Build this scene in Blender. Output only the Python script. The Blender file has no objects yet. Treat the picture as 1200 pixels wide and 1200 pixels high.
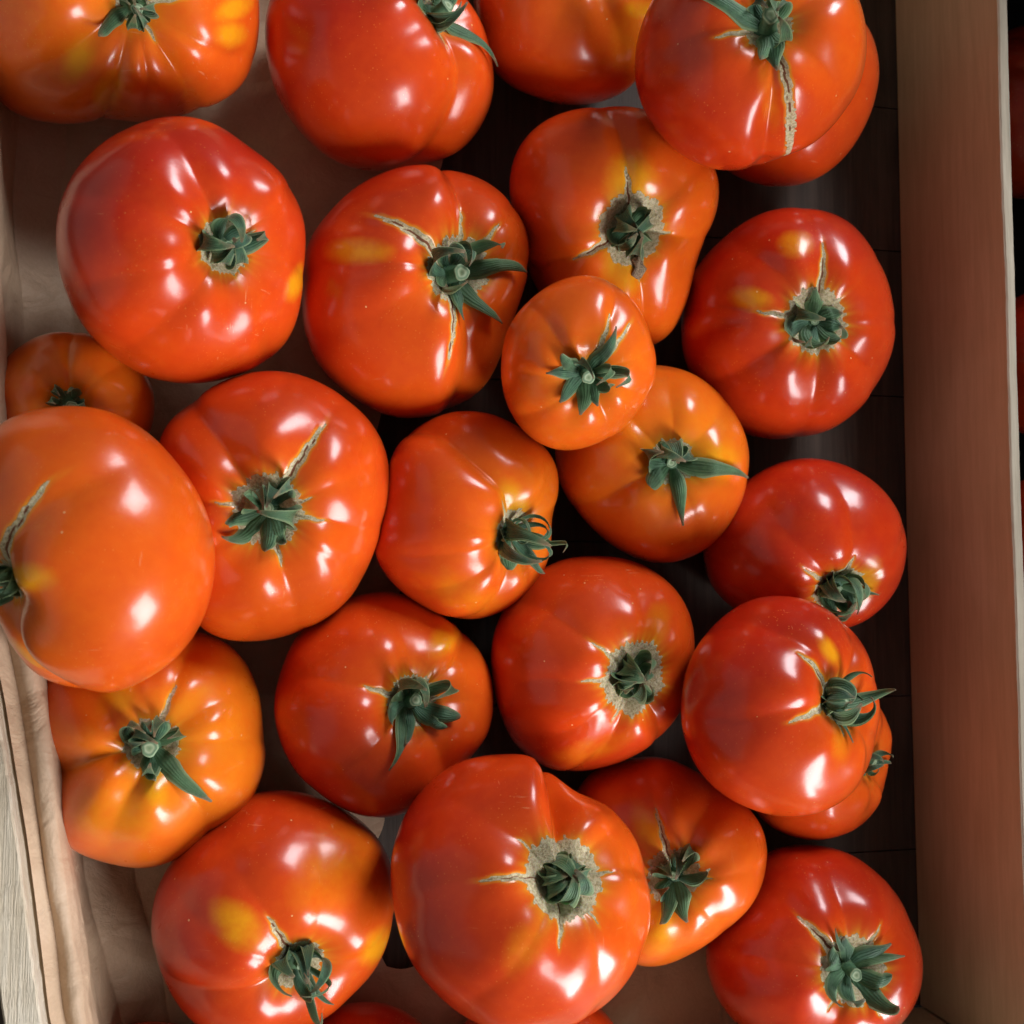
import bpy, bmesh, math, random
import numpy as np
from mathutils import Matrix, Vector

scene = bpy.context.scene
COL = scene.collection
random.seed(7)
R3 = np.random.RandomState(11)

# ---------------------------------------------------------------- camera
CAM_ROT = Matrix(((0.9745, -0.0155, -0.2238), (0.0, 0.9976, -0.0691), (0.2243, 0.0673, 0.9722)))
cam_data = bpy.data.cameras.new('camera')
cam = bpy.data.objects.new('camera', cam_data)
COL.objects.link(cam)
cam.matrix_world = Matrix.Translation((0, 0, 0.5)) @ CAM_ROT.to_4x4()
cam_data.sensor_width = 36.0
cam_data.lens = 36.0 * 1300.0 / 1200.0
cam_data.clip_start = 0.01
cam_data.clip_end = 50.0
cam_data.dof.use_dof = True
cam_data.dof.focus_distance = 0.435
cam_data.dof.aperture_fstop = 15.0
scene.camera = cam

# ---------------------------------------------------------------- light
world = bpy.data.worlds.new('World')
scene.world = world
world.use_nodes = True
bg = world.node_tree.nodes['Background']
bg.inputs['Color'].default_value = (1.0, 0.93, 0.86, 1)
bg.inputs['Strength'].default_value = 0.095

def area_light(name, direction, dist, sx, sy, power, color, target=(0.12, 0.05, 0.05), roll=0.0):
    d = Vector(direction).normalized()
    L = bpy.data.lights.new(name, 'AREA')
    L.shape = 'RECTANGLE'
    L.size = sx
    L.size_y = sy
    L.energy = power
    L.color = color
    o = bpy.data.objects.new(name, L)
    COL.objects.link(o)
    o.location = Vector(target) + d * dist
    o.rotation_euler = (-d).to_track_quat('-Z', 'Y').to_euler()
    return o

area_light('window_light', (0.53, -0.72, 0.44), 1.5, 0.50, 0.86, 28.0, (1.0, 0.965, 0.98))
area_light('doorway_light', (0.42, 0.66, 0.50), 1.6, 0.44, 0.62, 18.0, (0.96, 0.96, 1.0))
area_light('left_fill_light', (-0.95, 0.05, 0.33), 1.7, 3.0, 1.7, 3.8, (1.0, 0.94, 0.86))  # added fill from the left to brighten the right board, no real source

scene.view_settings.view_transform = 'Standard'
scene.view_settings.look = 'None'
scene.view_settings.exposure = 0.15
scene.view_settings.gamma = 1.0
scene.view_settings.use_curve_mapping = False
scene.render.engine = 'CYCLES'
scene.cycles.use_adaptive_sampling = True
scene.cycles.adaptive_threshold = 0.02
scene.cycles.max_bounces = 6
scene.cycles.diffuse_bounces = 3
scene.cycles.glossy_bounces = 3
scene.cycles.transmission_bounces = 2

# ---------------------------------------------------------------- node helpers
class Mat:
    def __init__(self, name):
        self.m = bpy.data.materials.new(name)
        self.m.use_nodes = True
        self.nt = self.m.node_tree
        self.b = self.nt.nodes['Principled BSDF']
    def n(self, t, **kw):
        x = self.nt.nodes.new(t)
        for k, v in kw.items():
            setattr(x, k, v)
        return x
    def link(self, a, b):
        self.nt.links.new(a, b)
    def attr(self, name):
        return self.n('ShaderNodeAttribute', attribute_name=name).outputs['Fac']
    def coord(self, scale=(1, 1, 1), kind='Object'):
        c = self.n('ShaderNodeTexCoord')
        mp = self.n('ShaderNodeMapping')
        mp.inputs['Scale'].default_value = scale
        self.link(c.outputs[kind], mp.inputs['Vector'])
        return mp.outputs['Vector']
    def noise(self, vec, scale, detail=4, rough=0.5, dist=0.0):
        x = self.n('ShaderNodeTexNoise')
        x.inputs['Scale'].default_value = scale
        x.inputs['Detail'].default_value = detail
        x.inputs['Roughness'].default_value = rough
        x.inputs['Distortion'].default_value = dist
        self.link(vec, x.inputs['Vector'])
        return x.outputs['Fac']
    def ramp(self, fac, stops, interp='LINEAR'):
        x = self.n('ShaderNodeValToRGB')
        x.color_ramp.interpolation = interp
        e = x.color_ramp.elements
        e[0].position, e[0].color = stops[0][0], self.c4(stops[0][1])
        e[1].position, e[1].color = stops[-1][0], self.c4(stops[-1][1])
        for p, c in stops[1:-1]:
            q = e.new(p)
            q.color = self.c4(c)
        self.link(fac, x.inputs['Fac'])
        return x.outputs['Color']
    @staticmethod
    def c4(c):
        if isinstance(c, (int, float)):
            c = (c, c, c)
        return (c[0], c[1], c[2], 1)
    def math(self, op, a, b=None, clamp=False):
        x = self.n('ShaderNodeMath', operation=op, use_clamp=clamp)
        for i, v in enumerate((a, b)):
            if v is None:
                continue
            if isinstance(v, (int, float)):
                x.inputs[i].default_value = v
            else:
                self.link(v, x.inputs[i])
        return x.outputs[0]
    def mix(self, fac, a, b):
        x = self.n('ShaderNodeMix', data_type='RGBA')
        for i, v in ((0, fac), (6, a), (7, b)):
            if isinstance(v, (int, float)):
                x.inputs[i].default_value = v
            elif isinstance(v, tuple):
                x.inputs[i].default_value = self.c4(v)
            else:
                self.link(v, x.inputs[i])
        return x.outputs[2]
    def bump(self, h, strength, dist, normal=None):
        x = self.n('ShaderNodeBump')
        x.inputs['Strength'].default_value = strength
        x.inputs['Distance'].default_value = dist
        self.link(h, x.inputs['Height'])
        if normal is not None:
            self.link(normal, x.inputs['Normal'])
        return x.outputs['Normal']
    def set(self, **kw):
        for k, v in kw.items():
            k = k.replace('_', ' ')
            s = self.b.inputs[k]
            if isinstance(v, tuple):
                s.default_value = self.c4(v) if len(s.default_value) == 4 else v
            elif isinstance(v, (int, float)):
                s.default_value = v
            else:
                self.link(v, s)

# ---- tomato skin
def skin_material():
    M = Mat('tomato_skin')
    v = M.coord()
    tone = M.attr('tone'); yel = M.attr('yellow'); cork = M.attr('cork'); crack = M.attr('crack')
    halo = M.attr('halo')
    n1 = M.noise(v, 38, 5, 0.55, 0.3)
    n2 = M.noise(v, 220, 3, 0.6)
    t = M.math('ADD', tone, M.math('MULTIPLY', M.math('SUBTRACT', n1, 0.5), 0.38))
    t = M.math('ADD', t, M.math('MULTIPLY', M.math('SUBTRACT', n2, 0.5), 0.22), clamp=True)
    base = M.ramp(t, [(0.0, (0.80, 0.215, 0.010)), (0.3, (0.76, 0.125, 0.008)), (0.6, (0.66, 0.068, 0.007)), (1.0, (0.48, 0.022, 0.006))])
    yn = M.math('ADD', yel, M.math('MULTIPLY', yel, M.math('MULTIPLY', M.math('SUBTRACT', M.noise(v, 95, 4, 0.6), 0.5), 1.8)), clamp=True)
    base = M.mix(M.ramp(yn, [(0.15, 0.0), (0.95, 0.8)]), base, (0.80, 0.36, 0.008))
    base = M.mix(M.math('MULTIPLY', halo, 0.85), base, (0.78, 0.42, 0.03))
    # pale pin pricks of the skin
    vo = M.n('ShaderNodeTexVoronoi', feature='F1')
    vo.inputs['Scale'].default_value = 165
    vo.inputs['Randomness'].default_value = 1.0
    M.link(v, vo.inputs['Vector'])
    sep = M.n('ShaderNodeSeparateColor')
    M.link(vo.outputs['Color'], sep.inputs[0])
    dot = M.math('MULTIPLY', M.math('LESS_THAN', vo.outputs['Distance'], 0.065), M.math('GREATER_THAN', sep.outputs[0], 0.86))
    base = M.mix(M.math('MULTIPLY', dot, 0.65), base, (0.85, 0.55, 0.25))
    v2 = M.n('ShaderNodeTexVoronoi', feature='F1')
    v2.inputs['Scale'].default_value = 520
    M.link(v, v2.inputs['Vector'])
    pores = M.math('MULTIPLY', M.math('LESS_THAN', v2.outputs['Distance'], 0.16), M.ramp(M.noise(v, 48, 3, 0.6), [(0.45, 0.0), (0.65, 0.22)]))
    base = M.mix(pores, base, (0.88, 0.42, 0.10))
    # faint pale rub marks
    for sc, low in (((1, 14, 2), 33), ((13, 1, 3), 27)):
        sn = M.noise(M.coord(sc), 75, 2, 0.5)
        area = M.ramp(M.noise(v, low, 2, 0.5), [(0.52, 0.0), (0.62, 1.0)])
        mk = M.math('MULTIPLY', M.ramp(sn, [(0.70, 0.0), (0.76, 1.0)]), area)
        base = M.mix(M.math('MULTIPLY', mk, 0.30), base, (0.85, 0.45, 0.22))
    fine = M.noise(v, 900, 4, 0.7)
    corkcol = M.ramp(fine, [(0.3, (0.26, 0.20, 0.10)), (0.48, (0.54, 0.46, 0.28)), (0.68, (0.74, 0.67, 0.46))])
    ck = M.math('ADD', cork, M.math('MULTIPLY', M.math('SUBTRACT', M.noise(v, 520, 4, 0.65), 0.5), 0.9))
    ckf = M.ramp(ck, [(0.42, 0.0), (0.56, 1.0)])
    base = M.mix(ckf, base, corkcol)
    crf = M.ramp(crack, [(0.35, 0.0), (0.6, 1.0)])
    base = M.mix(crf, base, (0.20, 0.075, 0.035))
    M.set(Base_Color=base)
    rough = M.math('ADD', M.math('MULTIPLY', ckf, 0.4), M.math('ADD', 0.22, M.math('MULTIPLY', n1, 0.14)))
    M.set(Roughness=rough, IOR=1.45, Specular_IOR_Level=0.16)
    M.set(Coat_Weight=M.math('SUBTRACT', 0.9, M.math('MULTIPLY', ckf, 0.9), clamp=True), Coat_Roughness=M.math('ADD', 0.15, M.math('MULTIPLY', n1, 0.10)), Coat_IOR=1.42)
    M.set(Subsurface_Weight=0.22, Subsurface_Radius=(1.0, 0.25, 0.06), Subsurface_Scale=0.004)
    nb = M.bump(M.noise(v, 150, 2, 0.5), 0.10, 0.0007)
    nb = M.bump(M.noise(v, 1500, 3, 0.6), 0.05, 0.00012, nb)
    nb2 = M.bump(M.math('MULTIPLY', M.math('ADD', fine, M.noise(v, 2200, 2, 0.6)), ckf), 0.7, 0.0006, nb)
    M.set(Normal=nb2)
    M.set(Coat_Normal=nb)
    return M.m

def leaf_material():
    M = Mat('sepal_green')
    v = M.coord()
    edge = M.attr('edge')
    n = M.noise(v, 260, 4, 0.6)
    c = M.ramp(n, [(0.3, (0.016, 0.060, 0.030)), (0.55, (0.034, 0.115, 0.058)), (0.75, (0.065, 0.175, 0.080))])
    oi = M.n('ShaderNodeObjectInfo')
    c = M.mix(M.math('MULTIPLY', oi.outputs['Random'], 0.55), c, (0.075, 0.150, 0.035))
    big = M.noise(v, 90, 3, 0.6)
    c = M.mix(M.ramp(big, [(0.5, 0.0), (0.75, 0.6)]), c, (0.012, 0.040, 0.020))
    c = M.mix(M.ramp(edge, [(0.35, 0.0), (1.0, 0.75)]), c, (0.24, 0.33, 0.15))
    tip = M.attr('tip')
    c = M.mix(M.ramp(M.math('ADD', tip, M.math('MULTIPLY', M.math('SUBTRACT', n, 0.5), 0.5)), [(0.80, 0.0), (0.98, 0.85)]), c, (0.22, 0.13, 0.06))
    M.set(Base_Color=c, Roughness=0.62, Sheen_Weight=0.2, Sheen_Roughness=0.5, Sheen_Tint=(0.75, 0.9, 0.75))
    M.set(Subsurface_Weight=0.05, Subsurface_Radius=(0.3, 1.0, 0.3), Subsurface_Scale=0.0006)
    vein = M.n('ShaderNodeAttribute', attribute_name='across').outputs['Fac']
    w = M.math('SINE', M.math('MULTIPLY', vein, 22.0))
    h = M.math('ADD', M.math('MULTIPLY', w, 0.35), M.noise(v, 1800, 3, 0.6))
    M.set(Normal=M.bump(h, 0.55, 0.0004))
    return M.m

def stub_material():
    M = Mat('stalk_green')
    v = M.coord()
    cut = M.attr('cut')
    n = M.noise(v, 900, 4, 0.6)
    c = M.ramp(n, [(0.3, (0.05, 0.13, 0.07)), (0.7, (0.12, 0.24, 0.12))])
    c2 = M.ramp(cut, [(0.0, (0.05, 0.13, 0.07)), (0.25, (0.30, 0.42, 0.24)), (0.5, (0.10, 0.19, 0.10)), (0.75, (0.36, 0.46, 0.28)), (1.0, (0.16, 0.24, 0.12))])
    c = M.mix(M.ramp(cut, [(0.01, 0.0), (0.1, 1.0)]), c, c2)
    M.set(Base_Color=c, Roughness=0.6)
    M.set(Normal=M.bump(n, 0.5, 0.0004))
    return M.m

def dry_material():
    M = Mat('dried_stalk')
    v = M.coord()
    n = M.noise(v, 1500, 5, 0.7)
    M.set(Base_Color=M.ramp(n, [(0.35, (0.12, 0.08, 0.04)), (0.65, (0.50, 0.40, 0.26))]), Roughness=0.85)
    M.set(Normal=M.bump(n, 0.9, 0.0008))
    return M.m

def wood_material(name, cols, grain=(60, 3, 60), edge_cols=None, rough=0.62, knots=0.0, bump=0.25):
    M = Mat(name)
    v = M.coord()
    g = M.coord(grain)
    streak = M.noise(g, 6, 7, 0.62, 0.4)
    fine = M.noise(M.coord((grain[0] * 5, grain[1] * 3, grain[2] * 5)), 6, 5, 0.6)
    blot = M.noise(v, 11, 5, 0.6, 0.5)
    f = M.math('ADD', M.math('MULTIPLY', streak, 0.55), M.math('ADD', M.math('MULTIPLY', fine, 0.2), M.math('MULTIPLY', blot, 0.45)))
    c = M.ramp(f, [(0.44, cols[0]), (0.59, cols[1]), (0.74, cols[2])])
    # small dark flecks and scuffs
    vo = M.n('ShaderNodeTexVoronoi', feature='F1')
    vo.inputs['Scale'].default_value = 42
    M.link(M.coord((1.6, 0.6, 1.6)), vo.inputs['Vector'])
    sep = M.n('ShaderNodeSeparateColor')
    M.link(vo.outputs['Color'], sep.inputs[0])
    fl = M.math('MULTIPLY', M.math('LESS_THAN', vo.outputs['Distance'], 0.035), M.math('GREATER_THAN', sep.outputs[1], 0.7))
    c = M.mix(M.math('MULTIPLY', fl, 0.55), c, tuple(x * 0.3 for x in cols[0]))
    M.set(Base_Color=c, Roughness=rough)
    M.set(Specular_IOR_Level=0.35)
    M.set(Normal=M.bump(M.math('ADD', streak, fine), bump, 0.0012))
    return M.m

def paper_material():
    M = Mat('brown_paper')
    v = M.coord()
    n = M.noise(v, 14, 5, 0.6)
    f = M.noise(M.coord((1, 1, 1)), 700, 4, 0.7)
    c = M.ramp(M.math('ADD', M.math('MULTIPLY', n, 0.75), M.math('MULTIPLY', f, 0.25)), [(0.35, (0.54, 0.385, 0.245)), (0.55, (0.67, 0.50, 0.34)), (0.75, (0.77, 0.62, 0.46))])
    M.set(Base_Color=c, Roughness=0.55, Specular_IOR_Level=0.4)
    w = M.noise(v, 55, 6, 0.6, 0.8)
    vo = M.n('ShaderNodeTexVoronoi', feature='DISTANCE_TO_EDGE')
    vo.inputs['Scale'].default_value = 34
    M.link(v, vo.inputs['Vector'])
    cr = M.math('MINIMUM', M.math('MULTIPLY', vo.outputs['Distance'], 3.0), 0.6)
    M.set(Normal=M.bump(M.math('ADD', M.math('MULTIPLY', cr, 0.5), w), 0.7, 0.0025))
    # thin sheet lets a little light through
    tr = M.n('ShaderNodeBsdfTranslucent')
    M.link(c, tr.inputs['Color'])
    mx = M.n('ShaderNodeMixShader')
    mx.inputs[0].default_value = 0.22
    M.link(M.b.outputs[0], mx.inputs[1])
    M.link(tr.outputs[0], mx.inputs[2])
    M.link(mx.outputs[0], M.nt.nodes['Material Output'].inputs['Surface'])
    return M.m

def plain(name, col, rough=0.6, nscale=60, var=0.4):
    M = Mat(name)
    v = M.coord()
    n = M.noise(v, nscale, 5, 0.6)
    M.set(Base_Color=M.ramp(n, [(0.3, tuple(x * (1 - var) for x in col)), (0.7, tuple(x * (1 + var) for x in col))]), Roughness=rough)
    M.set(Normal=M.bump(n, 0.2, 0.001))
    return M.m

MAT = dict(
    skin=skin_material(), leaf=leaf_material(), stub=stub_material(), dry=dry_material(), paper=paper_material(),
    board=wood_material('brown_board', ((0.50, 0.400, 0.240), (0.57, 0.465, 0.285), (0.64, 0.53, 0.34)), grain=(30, 2.6, 30), bump=0.08),
    edge=wood_material('pale_board_edge', ((0.42, 0.37, 0.28), (0.52, 0.46, 0.35), (0.62, 0.56, 0.44)), grain=(90, 4, 90), rough=0.8),
    raw=wood_material('raw_pale_wood', ((0.50, 0.42, 0.28), (0.66, 0.58, 0.43), (0.76, 0.70, 0.56)), grain=(70, 2.2, 70), rough=0.8, bump=0.9),
    floor=wood_material('crate_floor_wood', ((0.035, 0.026, 0.020), (0.060, 0.045, 0.034), (0.095, 0.072, 0.055)), grain=(40, 2, 40)),  # dark aged wood, its colour also carries the shade of the gaps
    ground=plain('dark_stone', (0.03, 0.028, 0.026), 0.7),
    black=plain('black_plastic', (0.012, 0.012, 0.013), 0.45, 200, 0.3),
)

# ---------------------------------------------------------------- object helpers
def tag(o, label=None, cat=None, group=None, kind=None):
    if label: o['label'] = label
    if cat: o['category'] = cat
    if group: o['group'] = group
    if kind: o['kind'] = kind
    return o

def empty(name, loc=(0, 0, 0)):
    o = bpy.data.objects.new(name, None)
    o.empty_display_size = 0.02
    o.location = loc
    COL.objects.link(o)
    return o

def mesh_obj(name, verts, faces, mat, parent=None, loc=(0, 0, 0), attrs=None, smooth=True):
    me = bpy.data.meshes.new(name)
    verts = np.asarray(verts, dtype=np.float32)
    if isinstance(faces, np.ndarray):
        nv, nf, k = len(verts), len(faces), faces.shape[1]
        me.vertices.add(nv); me.vertices.foreach_set('co', verts.ravel())
        me.loops.add(nf * k); me.loops.foreach_set('vertex_index', faces.astype(np.int32).ravel())
        me.polygons.add(nf); me.polygons.foreach_set('loop_start', np.arange(0, nf * k, k, dtype=np.int32))
        me.update(calc_edges=True)
    else:
        me.from_pydata([tuple(map(float, v)) for v in verts], [], faces)
    me.polygons.foreach_set('use_smooth', np.full(len(me.polygons), smooth))
    for k, a in (attrs or {}).items():
        at = me.attributes.new(k, 'FLOAT', 'POINT')
        at.data.foreach_set('value', np.asarray(a, dtype=np.float32))
    me.materials.append(mat)
    me.update()
    o = bpy.data.objects.new(name, me)
    o.location = loc
    COL.objects.link(o)
    if parent is not None:
        o.parent = parent
    return o

def grid_faces(nr, nc, wrap):
    i = np.arange(nr - 1)[:, None]
    j = np.arange(nc if wrap else nc - 1)[None, :]
    a = i * nc + j
    b = i * nc + (j + 1) % nc
    return np.stack([a, a + nc, b + nc, b], -1).reshape(-1, 4)

def angd(a, b):
    return (a - b + math.pi) % (2 * math.pi) - math.pi

def smooth01(x, a, b):
    t = np.clip((x - a) / (b - a), 0, 1)
    return t * t * (3 - 2 * t)

# ---------------------------------------------------------------- tomatoes
# one entry per tomato: centre (m), the direction its best side faces, stalk axis, outline radii (mm),
# sepals (azimuth, length mm, curl deg, width mm, twist), cracks, grooves, corky ring (mm), yellow spots, ripeness
TOMATOES = [
{'label': 'large ribbed orange red tomato with yellow flecks, in the top left corner', 'at': (-0.0538, 0.2312, 0.06), 'sight': (0.1075, -0.4625, 0.8801), 'axis': (0.1988, -0.5537, 0.8086), 'outline': [56.1, 57.8, 59.6, 61.6, 63.7, 64.4, 62.1, 58.3, 54.4, 50.7, 48.2, 47.6, 47.8, 48.2, 48.7, 49.4, 50.5, 51.9, 53.2, 54.1, 54.2, 53.8, 52.9, 52.1, 51.9, 52.3, 53.0, 53.4, 52.9, 51.9, 50.8, 49.6, 48.1, 46.4, 44.7, 43.4, 43.1, 43.6, 44.1, 44.6, 45.4, 46.8, 48.6, 50.2, 51.5, 52.4, 53.4, 54.6], 'sepals': [(259.0, 14.2, 160, 6.6, 0), (300.0, 14.2, 190, 5.8, 0), (218.0, 16.1, 120, 5.8, 0), (340.0, 16.1, 150, 5.8, 0), (42.0, 16.1, 120, 5.8, 0), (139.0, 16.1, 120, 5.8, 0), (91.0, 16.1, 120, 5.8, 0)], 'cracks': [(298.0, 12.5, 1.42), (9.0, 19.2, 1.14)], 'grooves': [(298.0, 0.17, 10), (251.0, 0.14, 10), (332.0, 0.1, 12), (274.0, 0.06, 7), (209.0, 0.1, 12), (31.0, 0.08, 14), (81.0, 0.1, 12), (139.0, 0.08, 12)], 'ring': 7.6, 'spots': [(-19.1, -22.2, 8.9, 4.4, 50), (-10.4, -34.3, 8.9, 4.1, 60), (37.4, -14.4, 6.3, 4.4, 0), (40.1, -5.0, 8.2, 3.8, 20)], 'scar': None, 'tone': 0.36, 'grad': (-60, 0.15), 'stub': 1},
{'label': 'smooth deep red tomato at the top edge, long sepal drooping over its right side', 'at': (0.0486, 0.2269, 0.0406), 'sight': (-0.0945, -0.4409, 0.8926), 'axis': (0.5827, 0.229, 0.7798), 'outline': [47.7, 47.3, 47.1, 47.0, 46.9, 46.9, 47.0, 47.2, 47.4, 47.4, 47.3, 47.2, 47.1, 47.0, 47.1, 48.0, 49.4, 50.7, 51.3, 51.6, 51.5, 51.2, 50.4, 49.2, 47.8, 46.6, 45.5, 44.7, 44.5, 44.7, 44.8, 44.6, 44.2, 43.8, 43.5, 43.3, 43.3, 43.5, 44.0, 44.6, 45.2, 46.3, 47.6, 48.8, 49.6, 49.6, 49.0, 48.3], 'sepals': [(341.0, 30.9, -30, 6.2, 0), (256.0, 16.3, 200, 8.3, 0), (230.0, 18.5, 160, 8.3, 0), (195.0, 17.4, 160, 7.5, 0), (102.0, 16.3, 150, 7.5, 0), (42.0, 16.3, 130, 6.7, 0)], 'cracks': [(280.0, 16.1, 1.3)], 'grooves': [(298.0, 0.11, 9), (269.0, 0.03, 14), (48.0, 0.08, 14), (181.0, 0.05, 16)], 'ring': 9.4, 'spots': [], 'scar': None, 'tone': 0.8, 'grad': (-60, -0.38), 'stub': 2},
{'label': 'orange tomato at the top edge with yellowish green right side and no stalk showing', 'at': (0.1302, 0.2616, 0.0367), 'sight': (-0.2378, -0.4776, 0.8458), 'axis': (0.0732, 0.0648, 0.9952), 'outline': [40.1, 39.9, 40.2, 40.7, 41.1, 41.5, 41.6, 41.4, 41.0, 40.6, 40.7, 41.3, 42.0, 42.8, 43.7, 44.8, 45.8, 46.6, 46.7, 46.1, 45.2, 44.3, 43.5, 43.1, 42.8, 42.5, 42.1, 41.8, 41.5, 41.1, 40.8, 40.4, 40.0, 39.7, 39.8, 40.0, 40.3, 40.7, 41.2, 41.8, 42.4, 42.9, 43.1, 43.2, 43.3, 43.0, 42.2, 41.0], 'sepals': [(293.0, 17.2, 150, 6.6, 0), (5.0, 17.2, 150, 6.6, 0), (65.0, 17.2, 150, 6.6, 0), (127.0, 17.2, 150, 6.6, 0), (198.0, 17.2, 150, 6.6, 0), (245.0, 17.2, 150, 6.6, 0)], 'cracks': [], 'grooves': [(302.0, 0.04, 14), (245.0, 0.03, 14), (27.0, 0.05, 12)], 'ring': 7.6, 'spots': [(29.2, -14.1, 17.2, 9.9, 80), (33.7, -2.4, 7.6, 3.8, 0)], 'scar': None, 'tone': 0.48, 'grad': (0, -0.2), 'stub': 1},
{'label': 'big red tomato near the upper right corner with pale brown scar below its stalk', 'at': (0.1896, 0.2131, 0.1039), 'sight': (-0.3885, -0.4366, 0.8115), 'axis': (-0.2384, -0.1423, 0.9607), 'outline': [46.8, 47.2, 47.4, 47.2, 46.9, 46.6, 46.4, 46.3, 46.1, 45.9, 45.7, 45.2, 44.7, 43.9, 42.9, 42.1, 42.3, 42.9, 43.2, 43.4, 43.8, 44.3, 44.5, 44.3, 44.1, 44.0, 43.9, 43.9, 43.7, 43.5, 43.2, 42.8, 42.5, 42.2, 42.1, 42.3, 42.4, 42.7, 43.1, 43.5, 43.9, 44.2, 44.5, 44.8, 45.0, 45.2, 45.7, 46.3], 'sepals': [(167.0, 34.8, -25, 7.3, 0), (287.0, 18.4, 10, 9.2, 0), (264.0, 16.5, 30, 7.7, 0), (321.0, 18.0, 170, 6.9, 0), (31.0, 17.0, 200, 6.9, 0), (82.0, 17.0, 170, 6.9, 0), (129.0, 17.0, 190, 6.9, 0)], 'cracks': [(292.0, 43.1, 2.7), (196.0, 19.6, 1.8)], 'grooves': [(279.0, 0.13, 8), (189.0, 0.05, 12), (330.0, 0.06, 14), (33.0, 0.07, 12), (81.0, 0.07, 12), (131.0, 0.06, 12)], 'ring': 11.3, 'spots': [(7.3, -15.2, 13.3, 4.0, -75)], 'scar': (16.6, -28.8, 11.3, 3.0, -86), 'tone': 0.72, 'grad': (20, -0.3), 'stub': 3},
{'label': 'dark red tomato mostly hidden underneath the scarred tomato near the upper right corner', 'at': (0.2403, 0.2317, 0.0362), 'sight': (-0.4206, -0.4055, 0.8116), 'axis': (-0.3361, 0.1741, 0.9256), 'outline': [43.5, 43.8, 44.0, 44.3, 44.4, 44.1, 43.7, 43.1, 42.7, 42.3, 42.0, 41.8, 41.5, 41.4, 41.1, 40.7, 40.2, 39.7, 39.2, 38.7, 38.3, 38.1, 38.3, 38.7, 39.1, 39.9, 40.7, 41.5, 42.3, 43.1, 43.5, 43.7, 43.3, 42.6, 41.8, 41.1, 40.8, 40.6, 40.5, 40.4, 40.5, 40.7, 41.0, 41.3, 41.7, 42.1, 42.6, 43.1], 'sepals': [(355.0, 17.5, 150, 6.7, 0), (62.0, 17.5, 150, 6.7, 0), (120.0, 17.5, 150, 6.7, 0), (190.0, 17.5, 150, 6.7, 0), (247.0, 17.5, 150, 6.7, 0), (293.0, 17.5, 150, 6.7, 0)], 'cracks': [], 'grooves': [(319.0, 0.05, 14), (52.0, 0.05, 14)], 'ring': 7.8, 'spots': [], 'scar': None, 'tone': 0.62, 'grad': (-60, 0), 'stub': 1},
{'label': 'large smooth red tomato by the brown paper at upper left, one sepal looping right', 'at': (-0.0292, 0.1273, 0.0737), 'sight': (0.0654, -0.2855, 0.9562), 'axis': (0.5112, -0.1826, 0.8398), 'outline': [43.3, 43.5, 43.9, 44.4, 45.1, 45.9, 46.7, 47.6, 48.5, 49.4, 49.9, 50.1, 50.2, 50.4, 50.7, 51.2, 51.8, 52.2, 52.0, 51.1, 49.6, 48.0, 46.9, 46.4, 46.5, 47.0, 47.4, 47.6, 47.5, 47.1, 46.4, 45.8, 46.0, 46.8, 47.3, 47.5, 47.3, 46.9, 46.2, 45.5, 44.8, 44.2, 44.0, 43.9, 43.7, 43.6, 43.4, 43.3], 'sepals': [(353.0, 20.3, 190, 7.8, 0), (107.0, 20.3, 205, 8.5, 0), (157.0, 18.5, 215, 8.5, 0), (197.0, 16.6, 215, 8.5, 0), (243.0, 16.6, 215, 7.8, 0), (298.0, 15.7, 200, 7.8, 0), (62.0, 16.6, 215, 7.8, 0)], 'cracks': [(298.0, 10.1, 0.83), (25.0, 12.1, 0.83)], 'grooves': [(155.0, 0.05, 9), (198.0, 0.05, 10), (230.0, 0.055, 10), (110.0, 0.05, 9), (347.0, 0.08, 12), (34.0, 0.07, 11), (300.0, 0.04, 10)], 'ring': 12.3, 'spots': [(41.2, -12.3, 7.4, 3.7, 60)], 'scar': None, 'tone': 0.84, 'grad': (-70, -0.32), 'stub': 1},
{'label': 'red tomato with a long pale crack up left from its stalk, two sepals reaching right', 'at': (0.0639, 0.1256, 0.0428), 'sight': (-0.1336, -0.2624, 0.9557), 'axis': (0.3351, -0.0219, 0.9419), 'outline': [46.8, 47.2, 48.2, 49.2, 50.2, 51.0, 51.3, 51.6, 52.3, 53.0, 53.5, 53.6, 53.4, 53.2, 52.7, 51.9, 50.7, 49.0, 47.0, 45.3, 43.8, 43.0, 43.3, 44.3, 45.9, 48.2, 50.6, 52.3, 53.5, 54.3, 54.6, 54.4, 53.8, 53.0, 52.2, 51.3, 50.5, 49.7, 49.0, 48.5, 47.9, 47.3, 46.9, 47.0, 47.4, 47.5, 47.2, 46.8], 'sepals': [(318.0, 33.3, -20, 9.1, 0), (7.0, 34.1, 25, 6.6, 0), (283.0, 22.0, 10, 7.4, 0), (131.0, 20.4, 195, 8.2, 0), (180.0, 21.5, 160, 8.2, 0), (216.0, 21.5, 150, 8.2, 0), (63.0, 21.5, 120, 8.2, 0), (96.0, 18.3, 200, 7.4, 0)], 'cracks': [(145.0, 38.3, 3.23), (84.0, 22.7, 1.94), (50.0, 22.0, 2.26), (264.0, 34.8, 2.9)], 'grooves': [(83.0, 0.12, 8), (151.0, 0.03, 9), (177.0, 0.06, 8), (15.0, 0.1, 10), (285.0, 0.12, 9), (46.0, 0.05, 8), (208.0, 0.04, 12)], 'ring': 16.5, 'spots': [(-22.1, 14.7, 12.2, 4.7, 0)], 'scar': None, 'tone': 0.66, 'grad': (-50, -0.3), 'stub': 3},
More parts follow.
